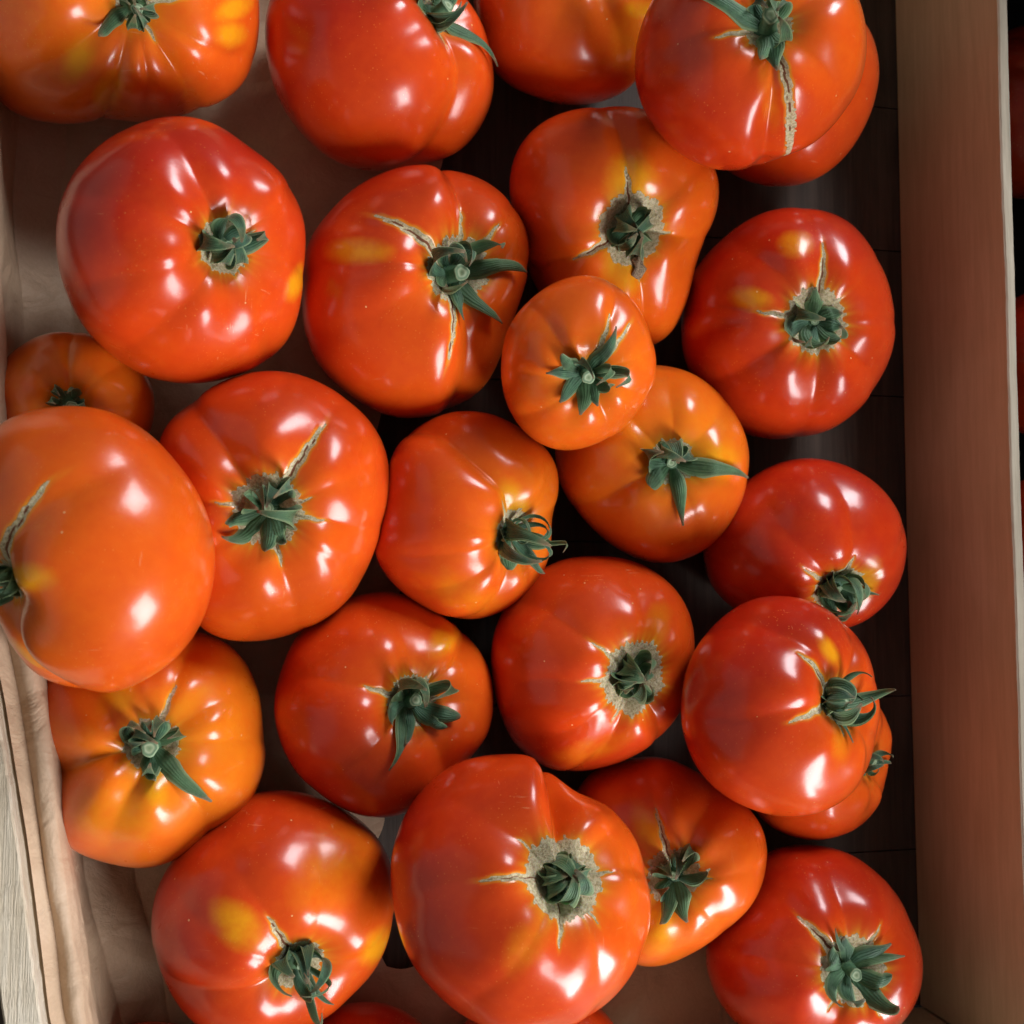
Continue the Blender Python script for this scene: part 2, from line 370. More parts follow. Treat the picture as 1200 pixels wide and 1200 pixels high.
{'label': 'orange red tomato with four short splits round its stalk, half under the smallest tomato', 'at': (0.152, 0.1612, 0.0416), 'sight': (-0.2986, -0.3166, 0.9003), 'axis': (-0.0595, -0.3704, 0.927), 'outline': [43.7, 42.5, 42.5, 43.1, 43.7, 44.4, 45.7, 47.3, 49.1, 50.7, 51.8, 52.6, 53.7, 55.3, 56.9, 56.8, 54.5, 50.8, 47.1, 43.7, 41.3, 40.2, 40.0, 40.9, 42.9, 45.0, 46.9, 48.4, 49.1, 49.1, 48.7, 48.5, 48.5, 48.7, 48.8, 48.8, 48.9, 49.4, 50.2, 51.0, 51.9, 52.6, 53.0, 52.8, 51.7, 49.6, 47.5, 45.5], 'sepals': [(160.0, 20.3, 190, 9.5, 0), (197.0, 20.3, 200, 9.5, 0), (113.0, 19.2, 200, 9.5, 0), (62.0, 19.2, 210, 8.6, 0), (10.0, 21.4, 190, 8.6, 0), (319.0, 24.8, 150, 10.4, 0), (277.0, 24.8, 120, 9.5, 0), (236.0, 19.2, 190, 8.6, 0)], 'cracks': [(98.0, 23.4, 3.05), (207.0, 27.5, 2.71), (352.0, 19.3, 2.03), (278.0, 19.3, 4.74)], 'grooves': [(98.0, 0.1, 10), (206.0, 0.1, 9), (351.0, 0.08, 9), (278.0, 0.11, 8), (39.0, 0.04, 12)], 'ring': 18.8, 'spots': [(6.3, 17.0, 10.5, 9.8, 90), (4.2, -17.7, 11.3, 8.3, -80)], 'scar': None, 'tone': 0.5, 'grad': (150, 0.2), 'stub': 0},
{'label': 'smallest tomato, orange and finely ribbed, lying on top near the centre', 'at': (0.1237, 0.0898, 0.0808), 'sight': (-0.2772, -0.2012, 0.9395), 'axis': (-0.0973, -0.3975, 0.9124), 'outline': [30.9, 31.2, 31.6, 32.2, 32.9, 33.8, 34.5, 35.0, 35.5, 35.7, 35.8, 35.4, 34.7, 33.9, 33.3, 32.9, 32.4, 31.8, 31.1, 30.5, 30.4, 30.6, 30.8, 30.8, 30.7, 30.6, 30.5, 30.4, 30.5, 31.1, 31.8, 32.5, 33.2, 33.8, 34.2, 34.2, 33.8, 33.2, 32.6, 32.1, 31.6, 31.3, 31.1, 31.0, 30.9, 30.9, 30.8, 30.8], 'sepals': [(60.0, 22.1, -5, 7.0, 0), (175.0, 16.6, -10, 6.2, 0), (147.0, 23.4, 60, 6.2, 0), (212.0, 14.8, 10, 7.8, 0), (261.0, 14.3, 0, 9.4, 0), (289.0, 11.5, 0, 7.8, 0), (352.0, 28.5, 160, 5.8, 0), (21.0, 25.4, 190, 5.1, 0), (319.0, 20.3, 120, 6.2, 0), (120.0, 15.3, 180, 5.5, 0)], 'cracks': [(67.0, 22.1, 2.14), (46.0, 26.3, 1.53)], 'grooves': [(66.0, 0.08, 9), (16.0, 0.06, 9), (337.0, 0.05, 9), (291.0, 0.06, 9), (216.0, 0.05, 9), (180.0, 0.05, 9), (129.0, 0.06, 9)], 'ring': 6.8, 'spots': [], 'scar': None, 'tone': 0.34, 'grad': (-60, -0.05), 'stub': 2},
{'label': 'yellowish orange tomato just below the smallest one, with one long sepal pointing right', 'at': (0.1707, 0.0544, 0.0403), 'sight': (-0.3459, -0.1103, 0.9318), 'axis': (-0.1122, -0.0647, 0.9916), 'outline': [43.5, 42.9, 42.3, 41.5, 40.4, 39.6, 39.3, 39.6, 40.0, 40.6, 41.4, 42.3, 43.1, 43.6, 43.8, 43.7, 43.2, 42.7, 42.1, 41.5, 41.1, 40.9, 40.7, 40.6, 40.7, 40.9, 41.0, 41.1, 41.2, 41.4, 41.7, 42.0, 42.4, 42.9, 43.3, 43.7, 44.2, 44.7, 45.3, 46.0, 46.8, 47.6, 48.2, 48.6, 48.6, 47.5, 45.8, 44.4], 'sepals': [(346.0, 38.0, -10, 8.6, 0), (283.0, 26.4, -15, 7.3, 0), (218.0, 24.6, 60, 10.3, 0), (103.0, 20.1, 190, 9.4, 0), (153.0, 23.5, 150, 10.3, 0), (41.0, 19.0, 200, 8.6, 0), (200.0, 24.6, 110, 9.4, 0)], 'cracks': [], 'grooves': [(136.0, 0.06, 10), (208.0, 0.1, 10), (90.0, 0.05, 10), (44.0, 0.05, 12), (351.0, 0.05, 12), (291.0, 0.06, 12)], 'ring': 12.7, 'spots': [(-12.4, 9.4, 12.7, 9.7, 150), (23.0, 1.9, 11.2, 9.0, 0)], 'scar': None, 'tone': 0.28, 'grad': (-90, 0.12), 'stub': 1},
{'label': 'dark red tomato with dull yellow flecks, against the right board in its upper half', 'at': (0.2349, 0.121, 0.0428), 'sight': (-0.4449, -0.2292, 0.8658), 'axis': (-0.1299, -0.2055, 0.97), 'outline': [48.7, 48.8, 49.1, 49.5, 50.0, 50.6, 51.4, 52.3, 53.0, 53.7, 54.0, 53.8, 53.4, 53.1, 53.1, 52.7, 51.9, 50.9, 49.9, 48.9, 48.1, 47.6, 47.1, 46.6, 46.1, 45.7, 45.5, 45.7, 46.2, 46.9, 47.7, 48.8, 50.0, 50.6, 50.9, 50.9, 50.9, 50.8, 50.5, 49.9, 49.4, 48.9, 48.6, 48.7, 48.9, 48.9, 48.7, 48.6], 'sepals': [(92.0, 16.3, 30, 8.7, 0), (21.0, 14.9, 40, 8.7, 0), (340.0, 15.6, 50, 8.7, 0), (199.0, 23.8, 70, 11.3, 0), (226.0, 22.6, 80, 10.4, 0), (266.0, 20.4, 120, 9.5, 0), (319.0, 21.5, 120, 9.5, 0), (154.0, 20.4, 190, 8.7, 0)], 'cracks': [(85.0, 31.2, 3.06), (173.0, 26.3, 2.04)], 'grooves': [(87.0, 0.05, 10), (173.0, 0.07, 9), (132.0, 0.05, 9), (39.0, 0.05, 9), (1.0, 0.06, 9), (274.0, 0.07, 10), (321.0, 0.05, 10), (214.0, 0.05, 9)], 'ring': 18.1, 'spots': [(-16.0, 10.0, 9.1, 4.5, 170), (1.3, 32.6, 5.3, 6.8, 90)], 'scar': None, 'tone': 0.9, 'grad': (-60, -0.1), 'stub': 0},
{'label': 'small orange tomato peeking out above the big tomato at the left edge', 'at': (-0.0687, 0.0724, 0.052), 'sight': (0.1497, -0.1578, 0.9761), 'axis': (0.0366, -0.2525, 0.9669), 'outline': [28.5, 28.8, 29.3, 29.7, 30.0, 30.1, 29.9, 29.7, 29.4, 29.3, 29.2, 29.2, 29.2, 29.2, 29.4, 29.8, 30.2, 30.6, 30.7, 30.5, 30.1, 29.7, 29.5, 29.4, 29.2, 28.8, 28.2, 27.7, 27.1, 26.6, 26.1, 25.8, 25.7, 25.6, 25.6, 25.7, 25.8, 25.9, 26.2, 26.4, 26.8, 27.1, 27.5, 27.8, 28.1, 28.3, 28.4, 28.4], 'sepals': [(1.0, 12.8, 150, 4.9, 0), (60.0, 12.8, 150, 4.9, 0), (119.0, 12.8, 150, 4.9, 0), (180.0, 12.8, 150, 4.9, 0), (241.0, 12.8, 150, 4.9, 0), (302.0, 12.8, 150, 4.9, 0)], 'cracks': [], 'grooves': [(89.0, 0.11, 9), (40.0, 0.06, 12), (132.0, 0.05, 14), (0.0, 0.06, 12), (182.0, 0.05, 12)], 'ring': 5.5, 'spots': [], 'scar': None, 'tone': 0.26, 'grad': (0, -0.12), 'stub': 1},
{'label': 'big glossy orange tomato at the left edge, lying on top of its neighbours', 'at': (-0.0583, 0.0134, 0.0888), 'sight': (0.1404, -0.0322, 0.9896), 'axis': (-0.7552, -0.37, 0.5412), 'outline': [38.0, 37.1, 36.4, 36.0, 35.8, 36.0, 37.3, 39.7, 42.6, 45.3, 47.2, 48.5, 49.4, 49.7, 49.6, 49.2, 48.8, 48.5, 47.9, 47.2, 46.2, 45.1, 44.1, 43.3, 42.8, 42.4, 42.2, 42.0, 42.0, 42.2, 42.7, 43.7, 45.3, 46.8, 48.1, 49.1, 49.7, 50.2, 50.6, 51.2, 51.4, 50.4, 48.3, 45.7, 43.4, 41.7, 40.4, 39.1], 'sepals': [(38.0, 12.5, 160, 7.7, 0), (6.0, 12.5, 160, 7.7, 0), (59.0, 13.4, 150, 7.0, 0), (127.0, 13.4, 150, 6.4, 0), (209.0, 13.4, 150, 6.4, 0), (250.0, 13.4, 150, 6.4, 0)], 'cracks': [(78.0, 37.6, 3.51)], 'grooves': [(70.0, 0.07, 11), (305.0, 0.15, 9), (181.0, 0.06, 12), (240.0, 0.06, 12)], 'ring': 9.5, 'spots': [(-16.9, -8.8, 7.8, 4.5, 0), (-20.0, -36.4, 8.4, 3.9, -40)], 'scar': None, 'tone': 0.4, 'grad': (180, -0.02), 'stub': 3},
{'label': 'ribbed red tomato left of centre with corky ring and pointed crack toward upper right', 'at': (0.006, 0.0324, 0.0564), 'sight': (-0.0135, -0.0728, 0.9973), 'axis': (-0.0831, -0.1185, 0.9895), 'outline': [42.6, 41.8, 41.9, 43.2, 44.8, 46.7, 49.1, 52.1, 54.6, 55.2, 54.7, 53.7, 52.8, 51.9, 50.9, 49.9, 48.8, 47.6, 46.3, 45.0, 43.8, 43.1, 43.3, 44.3, 45.5, 46.7, 47.8, 48.9, 49.8, 50.3, 50.7, 51.1, 51.5, 51.8, 52.1, 52.5, 52.7, 52.5, 52.0, 51.6, 51.2, 51.1, 50.9, 50.5, 49.3, 47.3, 45.1, 43.6], 'sepals': [(339.0, 30.4, 175, 9.0, 0), (79.0, 18.6, 190, 8.3, 0), (45.0, 23.5, 120, 8.3, 0), (119.0, 20.6, 150, 7.5, 0), (159.0, 21.6, 110, 9.0, 0), (205.0, 21.6, 100, 7.5, 0), (235.0, 19.6, 90, 8.3, 0), (276.0, 22.6, 60, 8.3, 0), (301.0, 21.6, 60, 7.5, 0)], 'cracks': [(57.0, 36.3, 3.24), (349.0, 22.3, 1.77), (285.0, 19.5, 2.35), (172.0, 20.2, 1.47), (15.0, 16.7, 1.18)], 'grooves': [(125.0, 0.1, 10), (57.0, 0.05, 9), (349.0, 0.06, 9), (284.0, 0.09, 10), (172.0, 0.08, 9), (215.0, 0.05, 9), (20.0, 0.05, 9), (321.0, 0.04, 9)], 'ring': 17.0, 'spots': [], 'scar': None, 'tone': 0.6, 'grad': (-60, -0.2), 'stub': 1},
{'label': 'orange and red tomato in the middle with thin curly looped sepals at its right edge', 'at': (0.0855, 0.0301, 0.0464), 'sight': (-0.1847, -0.0652, 0.9806), 'axis': (0.5184, -0.2819, 0.8073), 'outline': [37.2, 37.9, 39.4, 40.8, 41.4, 41.5, 41.5, 41.5, 41.6, 42.0, 42.5, 43.0, 43.3, 43.2, 42.7, 42.1, 41.3, 40.7, 40.2, 39.6, 38.7, 37.6, 36.5, 35.6, 35.6, 37.0, 39.2, 41.2, 42.7, 43.3, 43.2, 42.9, 42.9, 43.1, 43.4, 43.6, 43.7, 43.8, 43.5, 43.1, 42.6, 41.9, 40.9, 39.3, 37.7, 36.9, 36.8, 37.0], 'sepals': [(33.0, 33.0, 230, 2.9, 0), (325.0, 42.6, 150, 3.3, 60), (88.0, 24.5, 250, 4.1, 0), (0.0, 32.0, 250, 2.9, 0), (279.0, 29.8, 215, 3.7, 50), (180.0, 23.4, 90, 9.0, 0), (140.0, 23.4, 140, 9.0, 0), (231.0, 22.4, 60, 9.8, 0), (333.0, 20.3, 90, 8.2, 0), (302.0, 28.5, 40, 5.3, 0)], 'cracks': [(118.0, 16.3, 1.28)], 'grooves': [(112.0, 0.14, 9), (161.0, 0.04, 8), (187.0, 0.04, 8), (212.0, 0.05, 8), (251.0, 0.05, 9), (11.0, 0.06, 14), (325.0, 0.05, 14)], 'ring': 12.8, 'spots': [(18.5, 5.3, 9.2, 5.0, 110), (-2.8, -30.2, 21.3, 9.2, -20)], 'scar': None, 'tone': 0.5, 'grad': (180, 0.3), 'stub': 1},
{'label': 'dull dark red tomato against the right board, partly covered by the smooth tomato below it', 'at': (0.2445, 0.0187, 0.0368), 'sight': (-0.4665, -0.0356, 0.8838), 'axis': (0.0827, -0.6317, 0.7708), 'outline': [46.4, 46.4, 46.4, 46.1, 45.2, 43.8, 42.5, 41.6, 40.8, 40.1, 39.6, 39.4, 39.5, 39.6, 39.9, 40.5, 41.2, 41.9, 42.5, 43.1, 43.5, 43.7, 43.7, 43.6, 43.7, 43.6, 43.3, 42.9, 42.5, 42.1, 41.7, 41.3, 41.0, 40.8, 40.6, 40.6, 40.5, 40.3, 40.1, 39.9, 39.8, 39.7, 40.0, 41.1, 42.9, 44.7, 45.6, 46.1], 'sepals': [(15.0, 19.2, 190, 10.4, 0), (77.0, 19.2, 190, 10.4, 0), (112.0, 19.2, 190, 10.4, 0), (144.0, 19.2, 190, 10.4, 0), (191.0, 19.2, 190, 10.4, 0), (254.0, 19.2, 190, 10.4, 0), (299.0, 19.2, 190, 10.4, 0), (338.0, 18.7, 30, 4.3, 0)], 'cracks': [(68.0, 16.9, 2.37), (131.0, 22.6, 1.69)], 'grooves': [(72.0, 0.07, 12), (119.0, 0.06, 12), (153.0, 0.05, 12), (15.0, 0.05, 12)], 'ring': 14.3, 'spots': [(25.9, -14.6, 9.8, 4.5, 70)], 'scar': None, 'tone': 0.95, 'grad': (0, 0), 'stub': 0},
{'label': 'smooth bright red tomato near the right board with thin wispy sepals curling right', 'at': (0.2091, -0.0479, 0.079), 'sight': (-0.4426, 0.1015, 0.891), 'axis': (0.3773, 0.1638, 0.9115), 'outline': [39.2, 39.5, 39.9, 40.5, 41.1, 41.6, 41.9, 42.2, 42.4, 42.5, 42.7, 43.1, 43.5, 43.7, 43.7, 43.6, 43.4, 43.2, 42.6, 41.7, 40.7, 39.9, 39.3, 39.1, 39.2, 39.4, 40.0, 40.7, 41.5, 42.4, 43.2, 43.6, 44.0, 44.5, 45.0, 45.1, 45.1, 45.0, 44.6, 43.8, 42.8, 41.9, 41.2, 40.6, 40.1, 39.7, 39.3, 39.1], 'sepals': [(68.0, 19.3, 120, 3.1, -14), (36.0, 11.2, 110, 3.5, 0), (347.0, 20.3, 150, 7.0, 0), (302.0, 19.3, 140, 7.8, 0), (233.0, 17.3, 160, 8.6, 0), (180.0, 15.2, 200, 7.8, 0), (132.0, 15.2, 200, 7.8, 0), (197.0, 16.3, 160, 7.8, 0), (281.0, 15.0, -10, 3.5, 0)], 'cracks': [(143.0, 24.5, 2.44), (202.0, 25.1, 2.13), (271.0, 12.6, 1.22)], 'grooves': [(194.0, 0.07, 9), (132.0, 0.08, 10), (67.0, 0.09, 10), (313.0, 0.06, 11), (338.0, 0.04, 10), (20.0, 0.07, 12)], 'ring': 10.2, 'spots': [(19.1, 21.6, 6.8, 3.0, 120), (23.2, -10.8, 13.5, 4.7, -100)], 'scar': None, 'tone': 0.86, 'grad': (-50, -0.35), 'stub': 3},
{'label': 'orange red tomato mostly hidden beneath the smooth bright red one by the right board', 'at': (0.2532, -0.0799, 0.0303), 'sight': (-0.4693, 0.1481, 0.8705), 'axis': (0.5523, 0.0798, 0.8298), 'outline': [34.7, 35.1, 35.6, 36.1, 36.5, 36.7, 36.7, 36.3, 35.8, 35.0, 34.3, 33.7, 33.1, 32.6, 32.1, 31.8, 31.5, 31.0, 30.5, 30.1, 29.6, 29.2, 28.9, 29.1, 30.1, 31.5, 33.1, 34.5, 35.6, 36.8, 37.9, 38.9, 39.1, 38.5, 37.7, 36.9, 36.3, 35.6, 35.0, 34.4, 34.1, 34.0, 33.8, 33.7, 33.6, 33.7, 34.0, 34.3], 'sepals': [(0.0, 13.2, 5, 3.0, 0), (47.0, 9.0, 150, 4.3, 0), (312.0, 9.0, 150, 4.3, 0), (140.0, 10.2, 150, 5.2, 0), (177.0, 10.2, 150, 5.2, 0), (215.0, 10.2, 150, 5.2, 0)], 'cracks': [], 'grooves': [(1.0, 0.1, 10), (311.0, 0.05, 12), (49.0, 0.05, 12), (286.0, 0.04, 12)], 'ring': 5.3, 'spots': [], 'scar': None, 'tone': 0.6, 'grad': (0, 0), 'stub': 0},
{'label': 'red tomato with a strap like sepal hanging to lower left, below the centre', 'at': (0.0521, -0.0473, 0.0386), 'sight': (-0.1117, 0.1014, 0.9886), 'axis': (0.2668, 0.1204, 0.9562), 'outline': [44.0, 43.9, 43.7, 43.6, 43.6, 43.6, 43.4, 43.2, 43.4, 43.9, 44.4, 44.8, 45.0, 44.9, 44.4, 43.7, 43.0, 42.4, 42.1, 42.1, 42.5, 43.7, 44.8, 45.4, 45.8, 46.1, 46.2, 46.0, 45.7, 45.2, 44.7, 44.1, 43.8, 44.4, 45.6, 46.4, 46.7, 46.6, 46.3, 46.0, 45.7, 45.5, 45.3, 45.1, 44.6, 44.3, 44.1, 44.1], 'sepals': [(239.0, 31.8, 10, 6.8, 8), (23.0, 29.3, 215, 6.8, 0), (335.0, 29.3, 60, 8.0, 0), (311.0, 25.1, 70, 7.2, 0), (84.0, 18.9, 180, 8.8, 0), (116.0, 21.0, 160, 8.0, 0), (155.0, 22.0, 130, 8.0, 0), (198.0, 22.0, 60, 7.2, 20), (257.0, 21.0, 30, 5.6, 0)], 'cracks': [(165.0, 20.3, 2.2)], 'grooves': [(43.0, 0.12, 9), (167.0, 0.07, 9), (101.0, 0.04, 12), (228.0, 0.05, 10), (302.0, 0.05, 10), (1.0, 0.04, 12)], 'ring': 13.3, 'spots': [(24.3, 26.4, 9.1, 4.9, 50)], 'scar': None, 'tone': 0.68, 'grad': (40, -0.3), 'stub': 2},
{'label': 'red tomato with greenish yellow patch above its closed rosette of sepals, right of centre', 'at': (0.1427, -0.033, 0.0391), 'sight': (-0.295, 0.0682, 0.953), 'axis': (0.2418, -0.0937, 0.9658), 'outline': [44.1, 44.1, 44.3, 44.8, 45.7, 46.8, 47.6, 47.9, 47.8, 47.3, 46.5, 45.3, 44.0, 42.9, 42.0, 41.4, 41.2, 41.3, 41.3, 41.3, 41.3, 41.3, 41.2, 41.3, 41.9, 43.2, 44.6, 45.9, 46.9, 47.7, 48.2, 48.4, 48.4, 48.1, 47.8, 47.4, 47.2, 47.2, 47.2, 47.0, 46.8, 46.5, 46.0, 45.6, 45.3, 45.0, 44.7, 44.3], 'sepals': [(62.0, 18.7, 200, 11.0, 0), (117.0, 18.7, 210, 11.0, 0), (158.0, 17.6, 210, 11.0, 0), (198.0, 18.7, 190, 11.0, 0), (251.0, 17.6, 200, 11.0, 0), (308.0, 17.6, 200, 11.0, 0), (6.0, 17.6, 200, 10.1, 0), (222.0, 19.8, 80, 5.9, 0)], 'cracks': [(178.0, 23.2, 1.98), (242.0, 19.9, 1.32), (141.0, 25.1, 1.65)], 'grooves': [(140.0, 0.07, 9), (180.0, 0.05, 9), (215.0, 0.05, 9), (252.0, 0.08, 9), (303.0, 0.08, 10), (85.0, 0.04, 10)], 'ring': 19.8, 'spots': [(25.5, 16.4, 12.5, 6.2, 70), (-2.9, -34.3, 22.0, 5.9, 20)], 'scar': None, 'tone': 0.72, 'grad': (200, 0.12), 'stub': 0},
{'label': 'most orange tomato, deeply lobed, one thick sepal pointing lower right, beside the paper', 'at': (-0.0404, -0.0629, 0.0423), 'sight': (0.0872, 0.1357, 0.9869), 'axis': (0.1393, 0.2078, 0.9682), 'outline': [39.0, 37.0, 36.3, 36.5, 37.6, 39.8, 42.0, 43.2, 43.5, 43.3, 43.1, 43.3, 43.6, 43.6, 43.0, 42.1, 41.0, 40.5, 41.3, 42.7, 44.0, 44.9, 45.4, 45.7, 45.7, 45.3, 45.3, 46.3, 47.8, 49.2, 50.3, 50.8, 50.8, 50.4, 49.8, 49.2, 48.6, 48.6, 49.2, 50.0, 50.7, 51.3, 51.9, 52.0, 51.1, 49.0, 45.8, 42.2], 'sepals': [(314.0, 31.0, -20, 8.7, 0), (161.0, 20.9, 140, 7.3, 0), (201.0, 19.0, 120, 6.5, 0), (111.0, 17.1, 190, 7.3, 0), (60.0, 19.0, 150, 7.3, 0), (20.0, 19.9, 130, 7.3, 0), (250.0, 19.0, 90, 6.5, 0), (274.0, 17.1, 110, 8.7, 0), (136.0, 19.0, 200, 7.3, 0)], 'cracks': [(72.0, 20.7, 1.71)], 'grooves': [(195.0, 0.15, 8), (72.0, 0.1, 8), (5.0, 0.07, 9), (310.0, 0.09, 10), (130.0, 0.05, 9), (250.0, 0.04, 10), (35.0, 0.04, 9)], 'ring': 12.6, 'spots': [(-11.4, 19.5, 7.6, 5.7, 60), (12.7, 16.5, 13.9, 4.4, 45), (3.3, -11.3, 9.5, 4.4, -80), (-8.5, -22.3, 19.0, 11.4, 0)], 'scar': None, 'tone': 0.24, 'grad': (170, 0.14), 'stub': 3},
{'label': 'large red and orange tomato at bottom left with yellow patch beside its curly stalk', 'at': (0.0086, -0.129, 0.0402), 'sight': (-0.018, 0.2701, 0.9627), 'axis': (0.2907, -0.3497, 0.8906), 'outline': [45.7, 45.7, 45.7, 45.7, 45.8, 46.0, 46.4, 46.9, 47.1, 46.9, 46.6, 46.4, 46.2, 45.9, 45.7, 45.4, 45.0, 44.5, 44.3, 45.0, 46.2, 47.1, 47.5, 47.6, 47.8, 48.3, 49.0, 49.5, 49.8, 49.6, 49.1, 48.5, 48.0, 47.7, 47.5, 47.4, 47.4, 47.4, 47.1, 46.4, 45.3, 44.4, 44.2, 44.3, 44.5, 44.8, 45.2, 45.6], 'sepals': [(134.0, 15.9, 170, 8.4, 0), (101.0, 15.9, 190, 9.2, 0), (69.0, 16.9, 190, 8.4, 0), (20.0, 19.9, 190, 6.9, 0), (321.0, 27.9, 190, 3.8, 30), (294.0, 28.9, 200, 3.8, 0), (255.0, 24.9, 190, 4.6, 0), (180.0, 15.9, 160, 8.4, 0), (306.0, 25.2, 30, 3.1, 0)], 'cracks': [(119.0, 25.2, 2.99)], 'grooves': [(0.0, 0.035, 11), (119.0, 0.04, 9), (151.0, 0.04, 9), (193.0, 0.06, 9), (76.0, 0.035, 12), (294.0, 0.05, 12)], 'ring': 12.6, 'spots': [(-12.3, -3.5, 10.6, 6.3, -40), (41.0, -11.5, 8.0, 6.0, 40), (20.8, 16.9, 23.2, 14.6, 60)], 'scar': None, 'tone': 0.7, 'grad': (10, -0.3), 'stub': 0},
{'label': 'largest red tomato at bottom centre, heart shaped notch and corky cross of cracks', 'at': (0.1006, -0.1151, 0.0803), 'sight': (-0.2253, 0.2577, 0.9396), 'axis': (0.21, 0.3745, 0.9031), 'outline': [48.7, 48.0, 47.5, 47.3, 47.2, 47.2, 47.3, 47.5, 47.8, 48.0, 48.2, 48.3, 48.4, 48.7, 49.3, 49.9, 50.3, 50.4, 50.4, 50.3, 50.3, 50.3, 50.2, 49.7, 49.1, 48.6, 48.3, 48.1, 47.6, 46.9, 45.8, 44.1, 42.8, 44.1, 47.0, 49.3, 50.8, 51.8, 52.8, 53.6, 54.0, 54.0, 54.0, 53.8, 53.3, 52.4, 51.1, 49.7], 'sepals': [(63.0, 18.5, 215, 9.7, 0), (118.0, 16.6, 220, 10.5, 0), (169.0, 16.6, 215, 10.5, 0), (210.0, 16.6, 210, 11.2, 0), (249.0, 16.6, 200, 10.5, 0), (297.0, 17.6, 200, 9.7, 0), (2.0, 18.5, 190, 9.0, 0), (32.0, 15.6, 220, 8.2, 0)], 'cracks': [(186.0, 30.2, 2.34), (265.0, 23.2, 2.34), (8.0, 19.0, 2.05), (78.0, 16.2, 1.17), (310.0, 19.7, 1.17), (148.0, 19.7, 1.17)], 'grooves': [(186.0, 0.035, 8), (86.0, 0.3, 7), (300.0, 0.05, 10), (240.0, 0.04, 9), (9.0, 0.05, 9), (41.0, 0.04, 10), (333.0, 0.04, 10), (147.0, 0.04, 10)], 'ring': 19.5, 'spots': [(1.9, -16.7, 13.0, 7.2, -120)], 'scar': None, 'tone': 0.72, 'grad': (0, -0.3), 'stub': 2},
{'label': 'orange tomato squeezed in right behind the notched largest tomato, with dark sepals', 'at': (0.1757, -0.1169, 0.0423), 'sight': (-0.3485, 0.232, 0.9081), 'axis': (-0.3278, 0.0358, 0.9441), 'outline': [41.5, 41.1, 41.2, 41.4, 41.7, 42.7, 43.9, 44.7, 44.8, 44.4, 43.5, 41.9, 40.0, 38.1, 36.7, 35.6, 35.1, 35.0, 35.3, 35.8, 36.6, 37.5, 38.5, 39.5, 40.3, 40.9, 41.2, 41.1, 40.5, 39.6, 38.4, 37.9, 38.3, 39.1, 40.2, 41.6, 43.1, 44.5, 45.8, 47.2, 48.6, 49.9, 50.6, 50.2, 48.8, 46.8, 44.9, 42.9], 'sepals': [(288.0, 22.6, 20, 10.0, 0), (259.0, 24.0, 80, 8.3, 0), (37.0, 22.9, 150, 8.3, 0), (81.0, 18.5, 170, 8.3, 0), (128.0, 18.5, 170, 8.3, 0), (177.0, 17.4, 170, 8.3, 0), (229.0, 18.5, 150, 8.3, 0), (342.0, 21.8, 110, 7.5, 0)], 'cracks': [(103.0, 25.0, 2.61), (356.0, 16.1, 0.98)], 'grooves': [(103.0, 0.05, 9), (150.0, 0.05, 9), (60.0, 0.06, 10), (359.0, 0.05, 12), (309.0, 0.06, 12)], 'ring': 14.5, 'spots': [(-9.4, 12.4, 10.9, 5.1, 110), (-7.2, -25.8, 9.4, 8.0, -100)], 'scar': None, 'tone': 0.46, 'grad': (110, 0.22), 'stub': 0},
{'label': 'dark red tomato with spiky dark sepals in the bottom right corner', 'at': (0.244, -0.1585, 0.0389), 'sight': (-0.4475, 0.2908, 0.8457), 'axis': (-0.0108, 0.016, 0.9998), 'outline': [47.4, 48.3, 48.7, 48.7, 48.5, 48.1, 47.5, 46.8, 46.1, 45.4, 44.7, 44.1, 43.8, 43.8, 43.9, 44.1, 44.5, 44.9, 45.3, 45.6, 45.8, 45.9, 45.8, 45.4, 44.7, 43.8, 43.2, 43.4, 43.6, 43.4, 43.2, 43.3, 43.4, 43.4, 43.5, 43.5, 43.6, 43.7, 43.8, 43.8, 43.8, 43.9, 43.9, 44.0, 44.2, 44.4, 45.1, 46.2], 'sepals': [(34.0, 21.2, 15, 8.4, 0), (109.0, 23.1, 15, 3.8, 0), (99.0, 18.6, 30, 7.6, 0), (335.0, 20.9, 90, 9.3, 0), (296.0, 22.0, 90, 9.3, 0), (241.0, 22.0, 100, 9.3, 0), (161.0, 20.9, 90, 10.1, 0), (201.0, 20.9, 110, 9.3, 0), (13.0, 23.1, 5, 5.1, 0)], 'cracks': [(130.0, 29.5, 3.96), (48.0, 21.2, 1.65), (231.0, 19.2, 1.32), (298.0, 21.2, 1.32)], 'grooves': [(130.0, 0.05, 10), (90.0, 0.05, 10), (168.0, 0.06, 10), (33.0, 0.05, 12), (247.0, 0.06, 10), (301.0, 0.05, 12)], 'ring': 18.3, 'spots': [], 'scar': None, 'tone': 0.92, 'grad': (0, 0), 'stub': 2},
